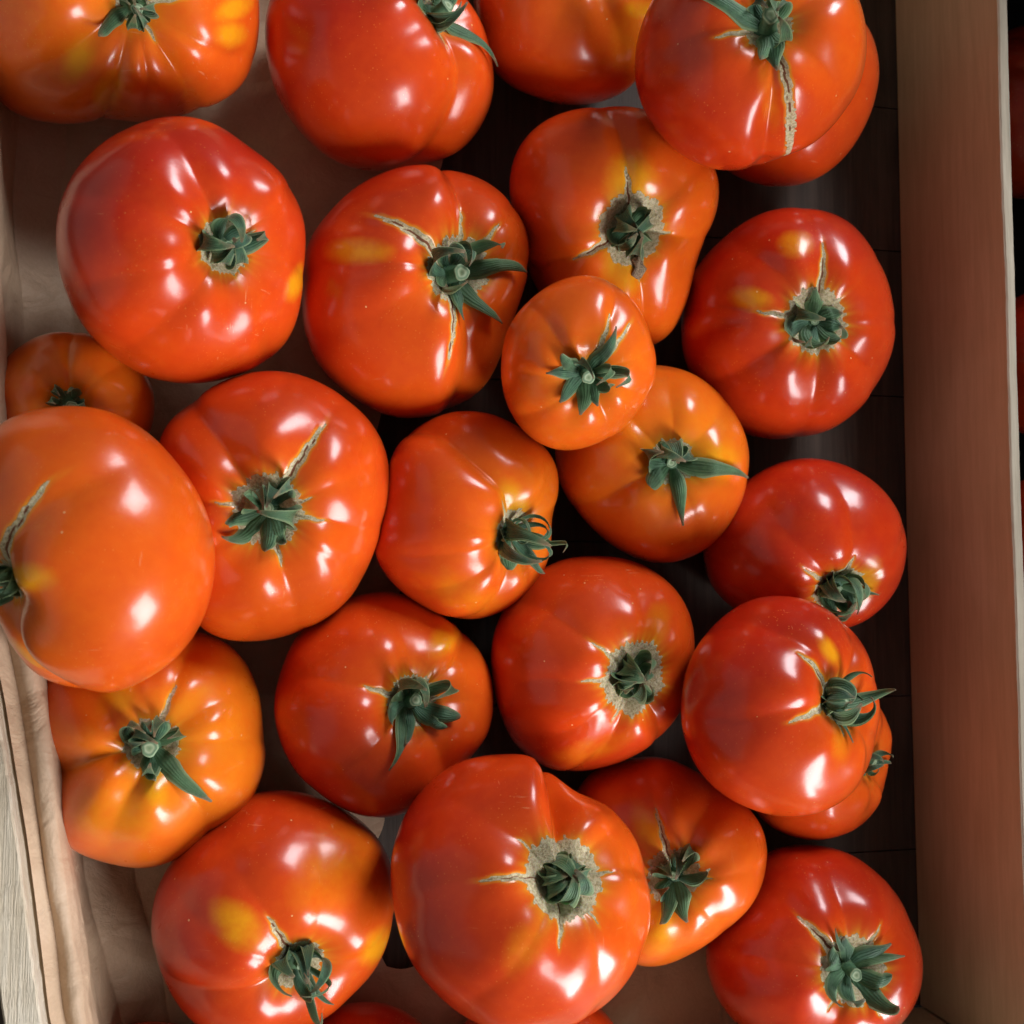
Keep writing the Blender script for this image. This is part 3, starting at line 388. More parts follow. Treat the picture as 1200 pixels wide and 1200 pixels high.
{'label': 'red tomato showing only its top between the two big tomatoes at the bottom edge', 'at': (0.0468, -0.2031, 0.0287), 'sight': (-0.0908, 0.394, 0.9146), 'axis': (-0.2067, 0.0468, 0.9773), 'outline': [33.6, 33.1, 32.6, 32.0, 31.5, 31.0, 30.5, 30.0, 29.7, 29.6, 29.5, 29.5, 29.6, 29.8, 30.2, 30.7, 31.2, 31.7, 32.2, 32.8, 33.3, 33.7, 33.9, 34.0, 34.1, 33.9, 33.6, 33.2, 32.9, 32.5, 32.1, 31.8, 31.5, 31.4, 31.4, 31.4, 31.4, 31.6, 31.9, 32.3, 32.7, 33.0, 33.4, 33.7, 34.0, 34.1, 34.0, 33.8], 'sepals': [(6.0, 15.6, 150, 5.6, 0), (73.0, 15.6, 150, 5.6, 0), (140.0, 15.6, 150, 5.6, 0), (217.0, 15.6, 150, 5.6, 0), (289.0, 15.6, 150, 5.6, 0)], 'cracks': [], 'grooves': [(91.0, 0.05, 14), (31.0, 0.04, 14), (153.0, 0.04, 14)], 'ring': 5.6, 'spots': [], 'scar': None, 'tone': 0.8, 'grad': (0, 0), 'stub': 1},
{'label': 'tomato peeping out from beneath the right side of the notched largest tomato', 'at': (0.1195, -0.2051, 0.0322), 'sight': (-0.2278, 0.3911, 0.8917), 'axis': (-0.2474, 0.0758, 0.966), 'outline': [38.6, 38.4, 37.9, 37.5, 37.0, 36.4, 35.8, 35.2, 34.7, 34.3, 34.0, 33.7, 33.5, 33.6, 33.9, 34.1, 34.4, 34.8, 35.4, 36.0, 36.6, 37.2, 37.7, 38.1, 38.5, 38.6, 38.5, 38.4, 38.2, 37.9, 37.5, 37.1, 36.7, 36.4, 36.2, 35.9, 35.8, 35.9, 36.1, 36.3, 36.5, 36.8, 37.2, 37.6, 38.0, 38.3, 38.5, 38.6], 'sepals': [(4.0, 16.2, 150, 5.8, 0), (74.0, 16.2, 150, 5.8, 0), (140.0, 16.2, 150, 5.8, 0), (215.0, 16.2, 150, 5.8, 0), (288.0, 16.2, 150, 5.8, 0)], 'cracks': [], 'grooves': [(90.0, 0.05, 14), (30.0, 0.04, 14), (150.0, 0.04, 14)], 'ring': 5.8, 'spots': [], 'scar': None, 'tone': 0.7, 'grad': (0, 0), 'stub': 1},
{'label': 'barely visible sliver of tomato at the bottom edge beside the bare paper', 'at': (-0.0362, -0.2036, 0.0277), 'sight': (0.0701, 0.3948, 0.9161), 'axis': (0.0826, 0.1098, 0.9905), 'outline': [31.6, 31.0, 30.2, 29.5, 28.9, 28.5, 28.2, 27.9, 27.7, 27.7, 27.9, 28.3, 28.6, 29.0, 29.7, 30.4, 31.1, 31.8, 32.3, 32.8, 33.2, 33.3, 33.2, 33.0, 32.7, 32.3, 31.7, 31.2, 30.7, 30.3, 30.1, 29.8, 29.6, 29.6, 29.9, 30.1, 30.4, 30.8, 31.3, 31.8, 32.4, 32.8, 33.1, 33.3, 33.3, 33.2, 32.7, 32.2], 'sepals': [(2.0, 14.6, 150, 5.2, 0), (74.0, 14.6, 150, 5.2, 0), (140.0, 14.6, 150, 5.2, 0), (214.0, 14.6, 150, 5.2, 0), (288.0, 14.6, 150, 5.2, 0)], 'cracks': [], 'grooves': [(90.0, 0.05, 14), (28.0, 0.04, 14), (150.0, 0.04, 14)], 'ring': 5.2, 'spots': [], 'scar': None, 'tone': 0.8, 'grad': (0, 0), 'stub': 1}
]

RIGHT = np.array([0.9745, 0.0, 0.2243])
POL = 0.80

def body_surface(T, R, t, u, seed):
    """local point of the fruit (stalk along +z) for colatitude t and azimuth u"""
    rs = np.random.RandomState(seed)
    h = POL * R
    r = R * np.sin(t) ** 0.92
    z = h * np.cos(t)
    top = t < math.pi / 2
    # lobes and grooves
    g = np.zeros_like(t)
    for a, d, w in T['grooves']:
        s = math.radians(w) * 1.35
        da = angd(u, math.radians(a))
        wob = 0.10 * np.sin(t * 5 + a)
        dd = np.sqrt((da + wob * s) ** 2 + (s * 0.10) ** 2)
        reach = 1.0 - smooth01(t, 0.95 + 5.0 * d, 1.75 + 6.0 * d)
        g += d * np.exp(-(dd / s) ** 1.3) * reach
    rise = smooth01(r / R, 0.10, 0.42) * (0.55 + 0.45 * smooth01(t, 0.3, 0.9))
    disp = -g * rise * R
    # slow unevenness of a real fruit
    for k in range(7):
        q = rs.normal(size=3) * (1.6 + 0.55 * k)
        ph = rs.uniform(0, 6.28)
        disp += R * 0.011 / (1 + 0.25 * k) * np.sin(q[0] * np.sin(t) * np.cos(u) + q[1] * np.sin(t) * np.sin(u) + q[2] * np.cos(t) + ph)
    # a few broad shoulder lumps, strongest round the stalk
    nl = 5 + seed % 3
    disp += R * 0.020 * np.cos(nl * u + seed) * np.exp(-((r / R - 0.5) / 0.22) ** 2) * top
    nr = r / R
    nz = np.cos(t) / POL
    L = np.sqrt(nr ** 2 + nz ** 2) + 1e-9
    z = z + disp * nz / L
    r = np.maximum(r + disp * nr / L, 0)
    dimp = 0.23 * R * np.exp(-(r / (0.29 * R)) ** 2)
    z = np.where(top, z - dimp, z + 0.05 * R * np.exp(-(r / (0.3 * R)) ** 2))
    return r, z

def build_tomato(i, T):
    R = float(np.mean(T['outline'])) / 1000
    X = np.array(T['at']); v = np.array(T['sight']); ax = np.array(T['axis'])
    e1 = RIGHT - v * (RIGHT @ v); e1 /= np.linalg.norm(e1); e2 = np.cross(v, e1)
    xl = e1 - ax * (ax @ e1); xl /= np.linalg.norm(xl); yl = np.cross(ax, xl)
    B = np.stack([xl, yl, ax])
    Nt, Nu = 104, 224
    if i >= 25: Nt, Nu = 60, 120
    tt = math.pi * (np.arange(1, Nt) / Nt) ** 1.35
    uu = np.arange(Nu) * 2 * math.pi / Nu
    t, u = np.meshgrid(tt, uu, indexing='ij')
    r, z = body_surface(T, R, t, u, i + 3)
    # cracks, corky ring
    mm = 0.001
    cork = np.zeros_like(t); crack = np.zeros_like(t); groove_in = np.zeros_like(t)
    rs = np.random.RandomState(100 + i)
    jag = sum(rs.uniform(0.3, 1) * np.sin(u * k + rs.uniform(0, 6.28)) for k in (5, 9, 14, 23, 37)) / 3.0
    rc = T['ring'] * mm * 0.74 * (1 + 0.13 * jag)
    cork = np.maximum(cork, 1 - smooth01(r, rc - 0.5 * mm, rc + 0.5 * mm))
    halo = np.exp(-np.maximum(r - rc, 0) / (2.2 * mm)) * (0.62 + 0.3 * jag)
    for a, Lc, wc in T['cracks']:
        da = angd(u, math.radians(a))
        s = r * np.cos(da); c = r * np.sin(da)
        Lc *= mm; wc *= mm
        c = c + 0.25 * mm * np.sin(s * 900 + a)
        front = (np.abs(da) < 1.3) & (t < 1.65)
        k = np.clip(s / Lc, 0, 1)
        hw = wc * 0.76 * (1 - k) ** 0.75 * (0.35 + 1.1 * np.clip(k, 0, 1) ** 0.4) 
        m_c = np.where(front & (s < Lc * 1.02), 1 - smooth01(np.abs(c), hw * 0.75, hw * 1.0 + 0.35 * mm), 0)
        m_k = np.where(front & (s < Lc * 0.88) & (s > 0.30 * Lc), (1 - smooth01(np.abs(c), hw * 0.12, hw * 0.36)) * smooth01(hw, 0.35 * mm, 0.8 * mm), 0)
        cork = np.maximum(cork, m_c)
        crack = np.maximum(crack, m_k * smooth01(np.array(wc), 1.6 * mm, 2.8 * mm))
        groove_in = np.maximum(groove_in, np.where(front & (s < Lc), (1 - smooth01(np.abs(c), 0, hw + 0.6 * mm)) * np.minimum(1, wc / (3 * mm)), 0))
        halo = np.maximum(halo, np.where(front & (s < Lc * 1.15), 0.8 * np.exp(-(np.maximum(np.abs(c) - hw, 0) / (0.7 * mm)) ** 2) * (1 - smooth01(s, Lc * 0.9, Lc * 1.15)), 0))
    z = z - groove_in * 0.8 * mm * (r / R < 0.9)
    P = np.stack([r * np.cos(u), r * np.sin(u), z], -1).reshape(-1, 3)
    # poles
    rt, zt = body_surface(T, R, np.array([1e-4]), np.array([0.0]), i + 3)
    rb, zb = body_surface(T, R, np.array([math.pi - 1e-4]), np.array([0.0]), i + 3)
    P = np.vstack([P, [[0, 0, P[:Nu, 2].mean()]], [[0, 0, P[-Nu:, 2].mean()]]])
    W = P @ B
    a, b, d = W @ e1, W @ e2, W @ v
    # fit the outline of the grown shape to the outline of the fruit
    nb = 96
    def prof(a, b):
        ph = np.arctan2(b, a); rad = np.hypot(a, b)
        idx = ((ph + math.pi) / (2 * math.pi) * nb).astype(int) % nb
        S = np.zeros(nb); np.maximum.at(S, idx, rad)
        return S
    S = prof(a, b)
    S = (np.roll(S, 1) + 2 * S + np.roll(S, -1)) / 4
    Ag = -math.pi + (np.arange(nb) + 0.5) * 2 * math.pi / nb
    out = np.array(T['outline']) * mm
    Ao = np.linspace(-math.pi, math.pi, len(out), endpoint=False)
    Tg = np.interp(Ag, np.r_[Ao, math.pi], np.r_[out, out[0]])
    F = Tg / S
    mF = F.mean()
    def deform(W):
        a, b, d = W @ e1, W @ e2, W @ v
        ph = np.arctan2(b, a); rad = np.hypot(a, b)
        f = np.interp(ph, np.r_[Ag[-1] - 2 * math.pi, Ag, Ag[0] + 2 * math.pi], np.r_[F[-1], F, F[0]])
        s = np.interp(ph, np.r_[Ag[-1] - 2 * math.pi, Ag, Ag[0] + 2 * math.pi], np.r_[S[-1], S, S[0]])
        w = smooth01(rad / s, 0.0, 0.85)
        f = mF + (f - mF) * w
        return np.outer(a * f, e1) + np.outer(b * f, e2) + np.outer(d * mF, v)
    W2 = deform(W)
    a2, b2, d2 = W2 @ e1 * 1000, W2 @ e2 * 1000, W2 @ v
    ext = lambda q: np.r_[q.ravel(), q[0].mean(), q[-1].mean()]
    # ripeness
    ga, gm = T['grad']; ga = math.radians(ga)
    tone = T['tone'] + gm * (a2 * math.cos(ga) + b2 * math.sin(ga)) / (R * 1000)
    rr = ext(r) / R
    tt_ = ext(t)
    tone = tone - 0.17 * np.exp(-(rr / 0.55) ** 2) * (tt_ < 1.57) 
    ug = ext(u)
    for gA, dd, w in T['grooves']:
        da = angd(ug, math.radians(gA))
        tone = tone - 0.9 * dd * np.exp(-(da / math.radians(w * 1.3)) ** 2) * np.exp(-((rr - 0.45) / 0.35) ** 2) * (tt_ < 1.7)
    yel = np.zeros_like(tone)
    for sx, sy, rl, rw, an in T['spots']:
        an = math.radians(an); dx, dy = a2 - sx, b2 - sy
        al = dx * math.cos(an) + dy * math.sin(an); ac = -dx * math.sin(an) + dy * math.cos(an)
        soft = 1.0 if max(rl, rw) < 12.5 else 0.42
        yel = np.maximum(yel, soft * np.exp(-((al / rl) ** 2 + (ac / rw) ** 2) ** 1.3 * 0.9) * (d2 > 0))
    ck = ext(cork); cr = ext(crack)
    if T['scar']:
        sx, sy, rl, rw, an = T['scar']; an = math.radians(an); dx, dy = a2 - sx, b2 - sy
        al = dx * math.cos(an) + dy * math.sin(an); ac = -dx * math.sin(an) + dy * math.cos(an)
        q = np.sqrt((al / rl) ** 2 + (ac / (rw * (0.62 - 0.38 * np.clip(-al / rl, -1, 1) * -1.0))) ** 2) * (1 + 0.10 * np.sin(al * 2.3) + 0.08 * np.sin(ac * 4.1 + al * 3.7))
        ck = np.maximum(ck, (1 - smooth01(q, 0.8, 1.1)) * (d2 > 0))
    F4 = grid_faces(Nt - 1, Nu, True)
    n0 = (Nt - 1) * Nu
    # caps as degenerate-free triangles -> keep one python list
    j = np.arange(Nu)
    capt = np.stack([np.full(Nu, n0), j, (j + 1) % Nu], -1)
    capb = np.stack([np.full(Nu, n0 + 1), (Nt - 2) * Nu + (j + 1) % Nu, (Nt - 2) * Nu + j], -1)
    root = empty('tomato', tuple(X))
    tag(root, T['label'], 'tomato', 'ripe tomatoes in the wooden crate')
    me = bpy.data.meshes.new('skin')
    nq, nt3 = len(F4), 2 * Nu
    me.vertices.add(len(W2)); me.vertices.foreach_set('co', W2.astype(np.float32).ravel())
    me.loops.add(nq * 4 + nt3 * 3)
    me.loops.foreach_set('vertex_index', np.r_[F4.ravel(), capt.ravel(), capb.ravel()].astype(np.int32))
    me.polygons.add(nq + nt3)
    me.polygons.foreach_set('loop_start', np.r_[np.arange(nq) * 4, nq * 4 + np.arange(nt3) * 3].astype(np.int32))
    me.update(calc_edges=True)
    me.polygons.foreach_set('use_smooth', np.ones(nq + nt3, dtype=bool))
    for nm, arr in (('tone', tone), ('yellow', yel), ('cork', ck), ('crack', cr), ('halo', np.clip(ext(halo), 0, 1))):
        at = me.attributes.new(nm, 'FLOAT', 'POINT')
        at.data.foreach_set('value', arr.astype(np.float32))
    me.materials.append(MAT['skin'])
    skin = bpy.data.objects.new('skin', me); COL.objects.link(skin); skin.parent = root

    # surface height lookup for laying sepals on the fruit
    prof_u = np.arange(Nu) * 2 * math.pi / Nu
    def surf(rq, uq):
        jx = int(round((uq % (2 * math.pi)) / (2 * math.pi) * Nu)) % Nu
        half = t[:, 0] < 1.5
        return np.interp(rq, r[half, jx], z[half, jx])

    def sepal(a0, Ls, curl, wd, twist, z0):
        n, m = 15, 5
        rq_ = np.random.RandomState(int(abs(a0) * 10) + 7 * i)
        tight = abs(curl) > 60
        if tight:
            a0 += rq_.uniform(-9, 9); curl += rq_.uniform(-45, 30); Ls *= rq_.uniform(0.85, 1.25); wd *= rq_.uniform(0.7, 1.05)
            twist += rq_.uniform(-40, 40)
        a0 = math.radians(a0); Ls *= mm; wd *= mm
        th0 = math.radians(rq_.uniform(8, 40) if tight else 30)
        rq, zq = (2.6 if tight else 1.6) * mm, z0 + rq_.uniform(0, 1.2) * mm * tight
        ds = Ls / (n - 1)
        path = []
        for k in range(n):
            s = k / (n - 1)
            uq = a0 + math.radians(twist) * s * 1.0 + 0.10 * math.sin(3.1 * s + a0 * 3)
            zs = surf(max(rq, 0), uq) if rq > 0 else -1
            lift = 0.5 * mm + (0.5 * mm if abs(curl) > 60 else 0)
            zq2 = max(zq, zs + lift)
            if abs(curl) <= 60 and s > 0.45:
                zq2 = zs + lift + (1.2 * mm + (zq2 - zs - lift)) * 0.55
            zq = zq2
            path.append((rq, uq, zq))
            th = th0 + math.radians(curl) * (s ** 1.15)
            rq += ds * math.cos(th); zq += ds * math.sin(th)
        pts = np.array([[p[0] * math.cos(p[1]), p[0] * math.sin(p[1]), p[2]] for p in path])
        tan = np.gradient(pts, axis=0); tan /= np.linalg.norm(tan, axis=1)[:, None] + 1e-9
        side = np.array([[-math.sin(p[1]), math.cos(p[1]), 0] for p in path])
        rsn = np.random.RandomState(int(abs(a0) * 100) + i)
        tw = math.radians(rsn.uniform(-60, 60) if tight else rsn.uniform(-30, 30)) + (math.radians(twist) * 0.5)
        V = []; acr = []; edg = []; tipv = []
        for lay in (1, -1):
            for k in range(n):
                s = k / (n - 1)
                nn = np.cross(side[k], tan[k])
                ca, sa = math.cos(tw * s), math.sin(tw * s)
                sd = side[k] * ca + nn * sa
                nr_ = nn * ca - side[k] * sa
                w = wd * 0.5 * (0.45 + 0.55 * min(1, s / 0.22)) * max(0.05, (1 - max(0, s - 0.25) / 0.75)) ** 0.72
                w *= 1 + 0.10 * math.sin(9 * s + a0 * 7)
                for c in range(m):
                    x = (c / (m - 1)) * 2 - 1
                    cup = w * 0.42 * (x * x)
                    th_ = 0.20 * mm * (1 - abs(x)) * lay + 0.03 * mm * lay
                    ruf = 0.10 * w * math.sin(11 * s + x * 2 + a0) * abs(x)
                    V.append(pts[k] + sd * (w * x) + nr_ * (-(cup) * (-1) + th_ + ruf))
                    acr.append(x); edg.append(abs(x) ** 3); tipv.append(s)
        V = np.array(V)
        Fq = []
        for lay in (0, 1):
            o = lay * n * m
            for k in range(n - 1):
                for c in range(m - 1):
                    q = [o + k * m + c, o + k * m + c + 1, o + (k + 1) * m + c + 1, o + (k + 1) * m + c]
                    Fq.append(q if lay == 0 else q[::-1])
        o = n * m
        for k in range(n - 1):
            Fq.append([k * m, (k + 1) * m, o + (k + 1) * m, o + k * m])
            Fq.append([k * m + m - 1, o + k * m + m - 1, o + (k + 1) * m + m - 1, (k + 1) * m + m - 1])
        Fq.append([(n - 1) * m + c for c in range(m)] + [o + (n - 1) * m + c for c in range(m)][::-1])
        return V, Fq, acr, edg, tipv

    zb0 = float(P[n0, 2]) + 1.0 * mm
    # calyx: small hub that carries the sepals
    def lathe(prof_, ns, jit=0.0, lean=(0, 0)):
        Vv = []
        for (pr, pz) in prof_:
            for q in range(ns):
                aa = q * 2 * math.pi / ns
                jr = 1 + jit * math.sin(aa * 3 + pz * 900) + jit * 0.6 * math.sin(aa * 5 + i)
                Vv.append((pr * jr * math.cos(aa) + lean[0] * (pz - prof_[0][1]), pr * jr * math.sin(aa) + lean[1] * (pz - prof_[0][1]), pz))
        Ff = [tuple(map(int, q)) for q in grid_faces(len(prof_), ns, True)]
        Ff = [q[::-1] for q in Ff]
        Ff.append(tuple(range((len(prof_) - 1) * ns, len(prof_) * ns)))
        return np.array(Vv), Ff
    Vh, Fh = lathe([(4.6 * mm, zb0 - 1.2 * mm), (4.2 * mm, zb0 + 0.4 * mm), (2.6 * mm, zb0 + 1.4 * mm), (1.2 * mm, zb0 + 1.8 * mm)], 20, 0.12)
    cal = mesh_obj('calyx', deform(Vh @ B), Fh, MAT['leaf'], root, attrs=dict(edge=np.zeros(len(Vh)), across=np.zeros(len(Vh))))
    for (sa, sl, sc_, sw, stw) in T['sepals']:
        V, Fq, acr, edg, tipv = sepal(sa, sl, sc_, sw, stw, zb0 + 0.6 * mm)
        mesh_obj('sepal', deform(V @ B), Fq, MAT['leaf'], cal, attrs=dict(edge=edg, across=acr, tip=tipv))
    # cut stalk
    hs = {0: 2.5, 1: 4.0, 2: 5.5, 3: 7.5}[T['stub']] * mm
    rs_ = {0: 1.7, 1: 2.0, 2: 2.4, 3: 2.9}[T['stub']] * mm
    z1 = zb0 + 1.0 * mm
    lean = (rs.uniform(-.25, .25), rs.uniform(-.25, .25))
    pr = [(rs_ * 1.25, z1 - mm), (rs_ * 1.02, z1 + hs * 0.3), (rs_ * 0.92, z1 + hs * 0.7), (rs_ * 1.06, z1 + hs * 0.93), (rs_ * 1.0, z1 + hs), (rs_ * 0.8, z1 + hs * 1.02), (rs_ * 0.55, z1 + hs * 0.985), (rs_ * 0.3, z1 + hs * 1.0), (rs_ * 0.08, z1 + hs * 0.98)]
    Vs, Fs = lathe(pr, 18, 0.07, lean)
    cut = np.repeat([0, 0, 0, 0.02, 0.25, 0.45, 0.7, 0.9, 1.0], 18)
    mesh_obj('stalk', deform(Vs @ B), Fs, MAT['stub'], root, attrs=dict(cut=cut))
    if i == 7:      # shrivelled dry flower end hanging from this calyx
        Vd, Fd = lathe([(1.2 * mm, 0), (2.4 * mm, 1.5 * mm), (1.7 * mm, 3.5 * mm), (2.8 * mm, 5.5 * mm), (1.0 * mm, 7.5 * mm)], 14, 0.35)
        ang = math.radians(T['cracks'][3][0]); rr0 = 11 * mm
        Vd = np.stack([Vd[:, 2] * math.cos(ang) - Vd[:, 1] * math.sin(ang) + rr0 * math.cos(ang), Vd[:, 2] * math.sin(ang) + Vd[:, 1] * math.cos(ang) + rr0 * math.sin(ang), Vd[:, 0] + surf(rr0 + 3 * mm, ang) + 2 * mm], -1)
        dd = mesh_obj('dried_tip', deform(Vd @ B), Fd, MAT['dry'], root)
        dd['label'] = 'shrivelled pale brown dried tip below the sepals'
    return root

for i, T in enumerate(TOMATOES):
    build_tomato(i, T)

# ---------------------------------------------------------------- ground, crate, paper
g = mesh_obj('ground', [(-3, -3, -0.06), (3, -3, -0.06), (3, 3, -0.06), (-3, 3, -0.06)], [(0, 1, 2, 3)], MAT['ground'], smooth=False)
tag(g, 'dark ground that the crate stands on, in deep shade', kind='structure')

def box_verts(x0, x1, y0, y1, z0, z1):
    return [(x0, y0, z0), (x1, y0, z0), (x1, y1, z0), (x0, y1, z0), (x0, y0, z1), (x1, y0, z1), (x1, y1, z1), (x0, y1, z1)]
BOXF = [(0, 3, 2, 1), (4, 5, 6, 7), (0, 1, 5, 4), (1, 2, 6, 5), (2, 3, 7, 6), (3, 0, 4, 7)]

def board(name, path, thick, z0, z1, mat, topmat, parent, side=1, seed=0, rough_top=0.0006, nz=10, lab=None):
    """upright board following a polyline of its inner face; 'side' is where the thickness goes"""
    rs = np.random.RandomState(seed)
    path = np.array(path, float)
    L = np.r_[0, np.cumsum(np.linalg.norm(np.diff(path, axis=0), axis=1))]
    n = int(L[-1] / 0.004)
    s = np.linspace(0, L[-1], n)
    p = np.stack([np.interp(s, L, path[:, 0]), np.interp(s, L, path[:, 1])], -1)
    for _ in range(12):
        p[1:-1] = (p[:-2] + 2 * p[1:-1] + p[2:]) / 4
    tg = np.gradient(p, axis=0); tg /= np.linalg.norm(tg, axis=1)[:, None]
    nr = np.stack([tg[:, 1], -tg[:, 0]], -1) * side
    def noise1(freq, amp):
        o = np.zeros(n)
        for k in range(8):
            o += rs.uniform(.3, 1) * np.sin(s * freq * (1 + .7 * k) + rs.uniform(0, 6.28)) / (1 + .5 * k)
        return o * amp
    top = z1 + noise1(18, rough_top) + rs.normal(size=n) * rough_top * 0.35
    ji = noise1(9, 0.0003) + rs.normal(size=n) * rough_top * 0.2
    jo = noise1(14, rough_top * 0.7)
    b = min(0.0007, thick * 0.15)
    rings = []
    rings.append((p, np.full(n, z0)))
    for q in range(1, nz):
        rings.append((p + nr * (ji * q / nz)[:, None], z0 + (top - b - z0) * q / nz))
    rings.append((p + nr * ji[:, None], top - b))
    rings.append((p + nr * (ji + b)[:, None], top))
    mid = thick * 0.5
    rings.append((p + nr * (ji + mid)[:, None], top - np.abs(noise1(40, rough_top * 0.5))))
    rings.append((p + nr * (thick - b + jo)[:, None], top))
    rings.append((p + nr * (thick + jo)[:, None], top - b))
    rings.append((p + nr * thick, np.full(n, z0)))
    V = np.concatenate([np.c_[a, z[:, None]] for a, z in rings])
    F = grid_faces(len(rings), n, False)
    if side < 0: F = F[:, ::-1]
    m = len(rings)
    o = mesh_obj(name, V, F, mat, parent, smooth=False)
    o.data.materials.append(topmat)
    idx = np.zeros(len(F), dtype=np.int32)
    ring_of = np.repeat(np.arange(m - 1), n - 1)
    idx[(ring_of >= nz) & (ring_of <= nz + 3)] = 1
    o.data.polygons.foreach_set('material_index', idx)
    # end caps
    bm = bmesh.new(); bm.from_mesh(o.data)
    bmesh.ops.holes_fill(bm, edges=[e for e in bm.edges if e.is_boundary], sides=0)
    bmesh.ops.recalc_face_normals(bm, faces=bm.faces)
    bm.to_mesh(o.data); bm.free()
    if lab: o['label'] = lab
    return o

crate = empty('wooden_crate', (0.115, 0.05, -0.012))
tag(crate, 'open wooden crate with brown right board and pale left board, full of tomatoes', 'crate')
def cl(path): return [(x - 0.115, y - 0.05) for x, y in path]
LEFT = [(-0.0565, -0.2035), (-0.0625, -0.180), (-0.0695, -0.149), (-0.0790, -0.085), (-0.0870, -0.040), (-0.0960, 0.000), (-0.1060, 0.060), (-0.1090, 0.130), (-0.1130, 0.220), (-0.1180, 0.330)]
RIGHTB = [(0.3205, -0.2035), (0.3205, -0.18), (0.3195, 0.03), (0.3205, 0.26), (0.3205, 0.330)]
board('side_board', cl(RIGHTB), 0.0052, 0.012, 0.092, MAT['board'], MAT['edge'], crate, 1, 3, 0.0002, lab='smooth brown board on the right with a pale cut top edge')
board('side_board', cl(LEFT), 0.0115, 0.012, 0.093, MAT['raw'], MAT['raw'], crate, -1, 5, 0.0007, lab='pale splintery board on the left')
board('end_board', cl([(-0.085, -0.2045), (0.35, -0.2045)]), 0.006, 0.012, 0.090, MAT['board'], MAT['edge'], crate, 1, 7, 0.0002)
board('end_board', cl([(-0.140, 0.332), (0.35, 0.332)]), 0.006, 0.012, 0.090, MAT['board'], MAT['edge'], crate, -1, 9, 0.0002)
for k in range(7):
    y0 = -0.2040 + k * 0.0755
    mesh_obj('floor_slat', [(x - 0.115, y - 0.05, z) for x, y, z in box_verts(-0.13, 0.326, y0, y0 + 0.0748, 0.005, 0.0105)], BOXF, MAT['floor'], crate, smooth=False)

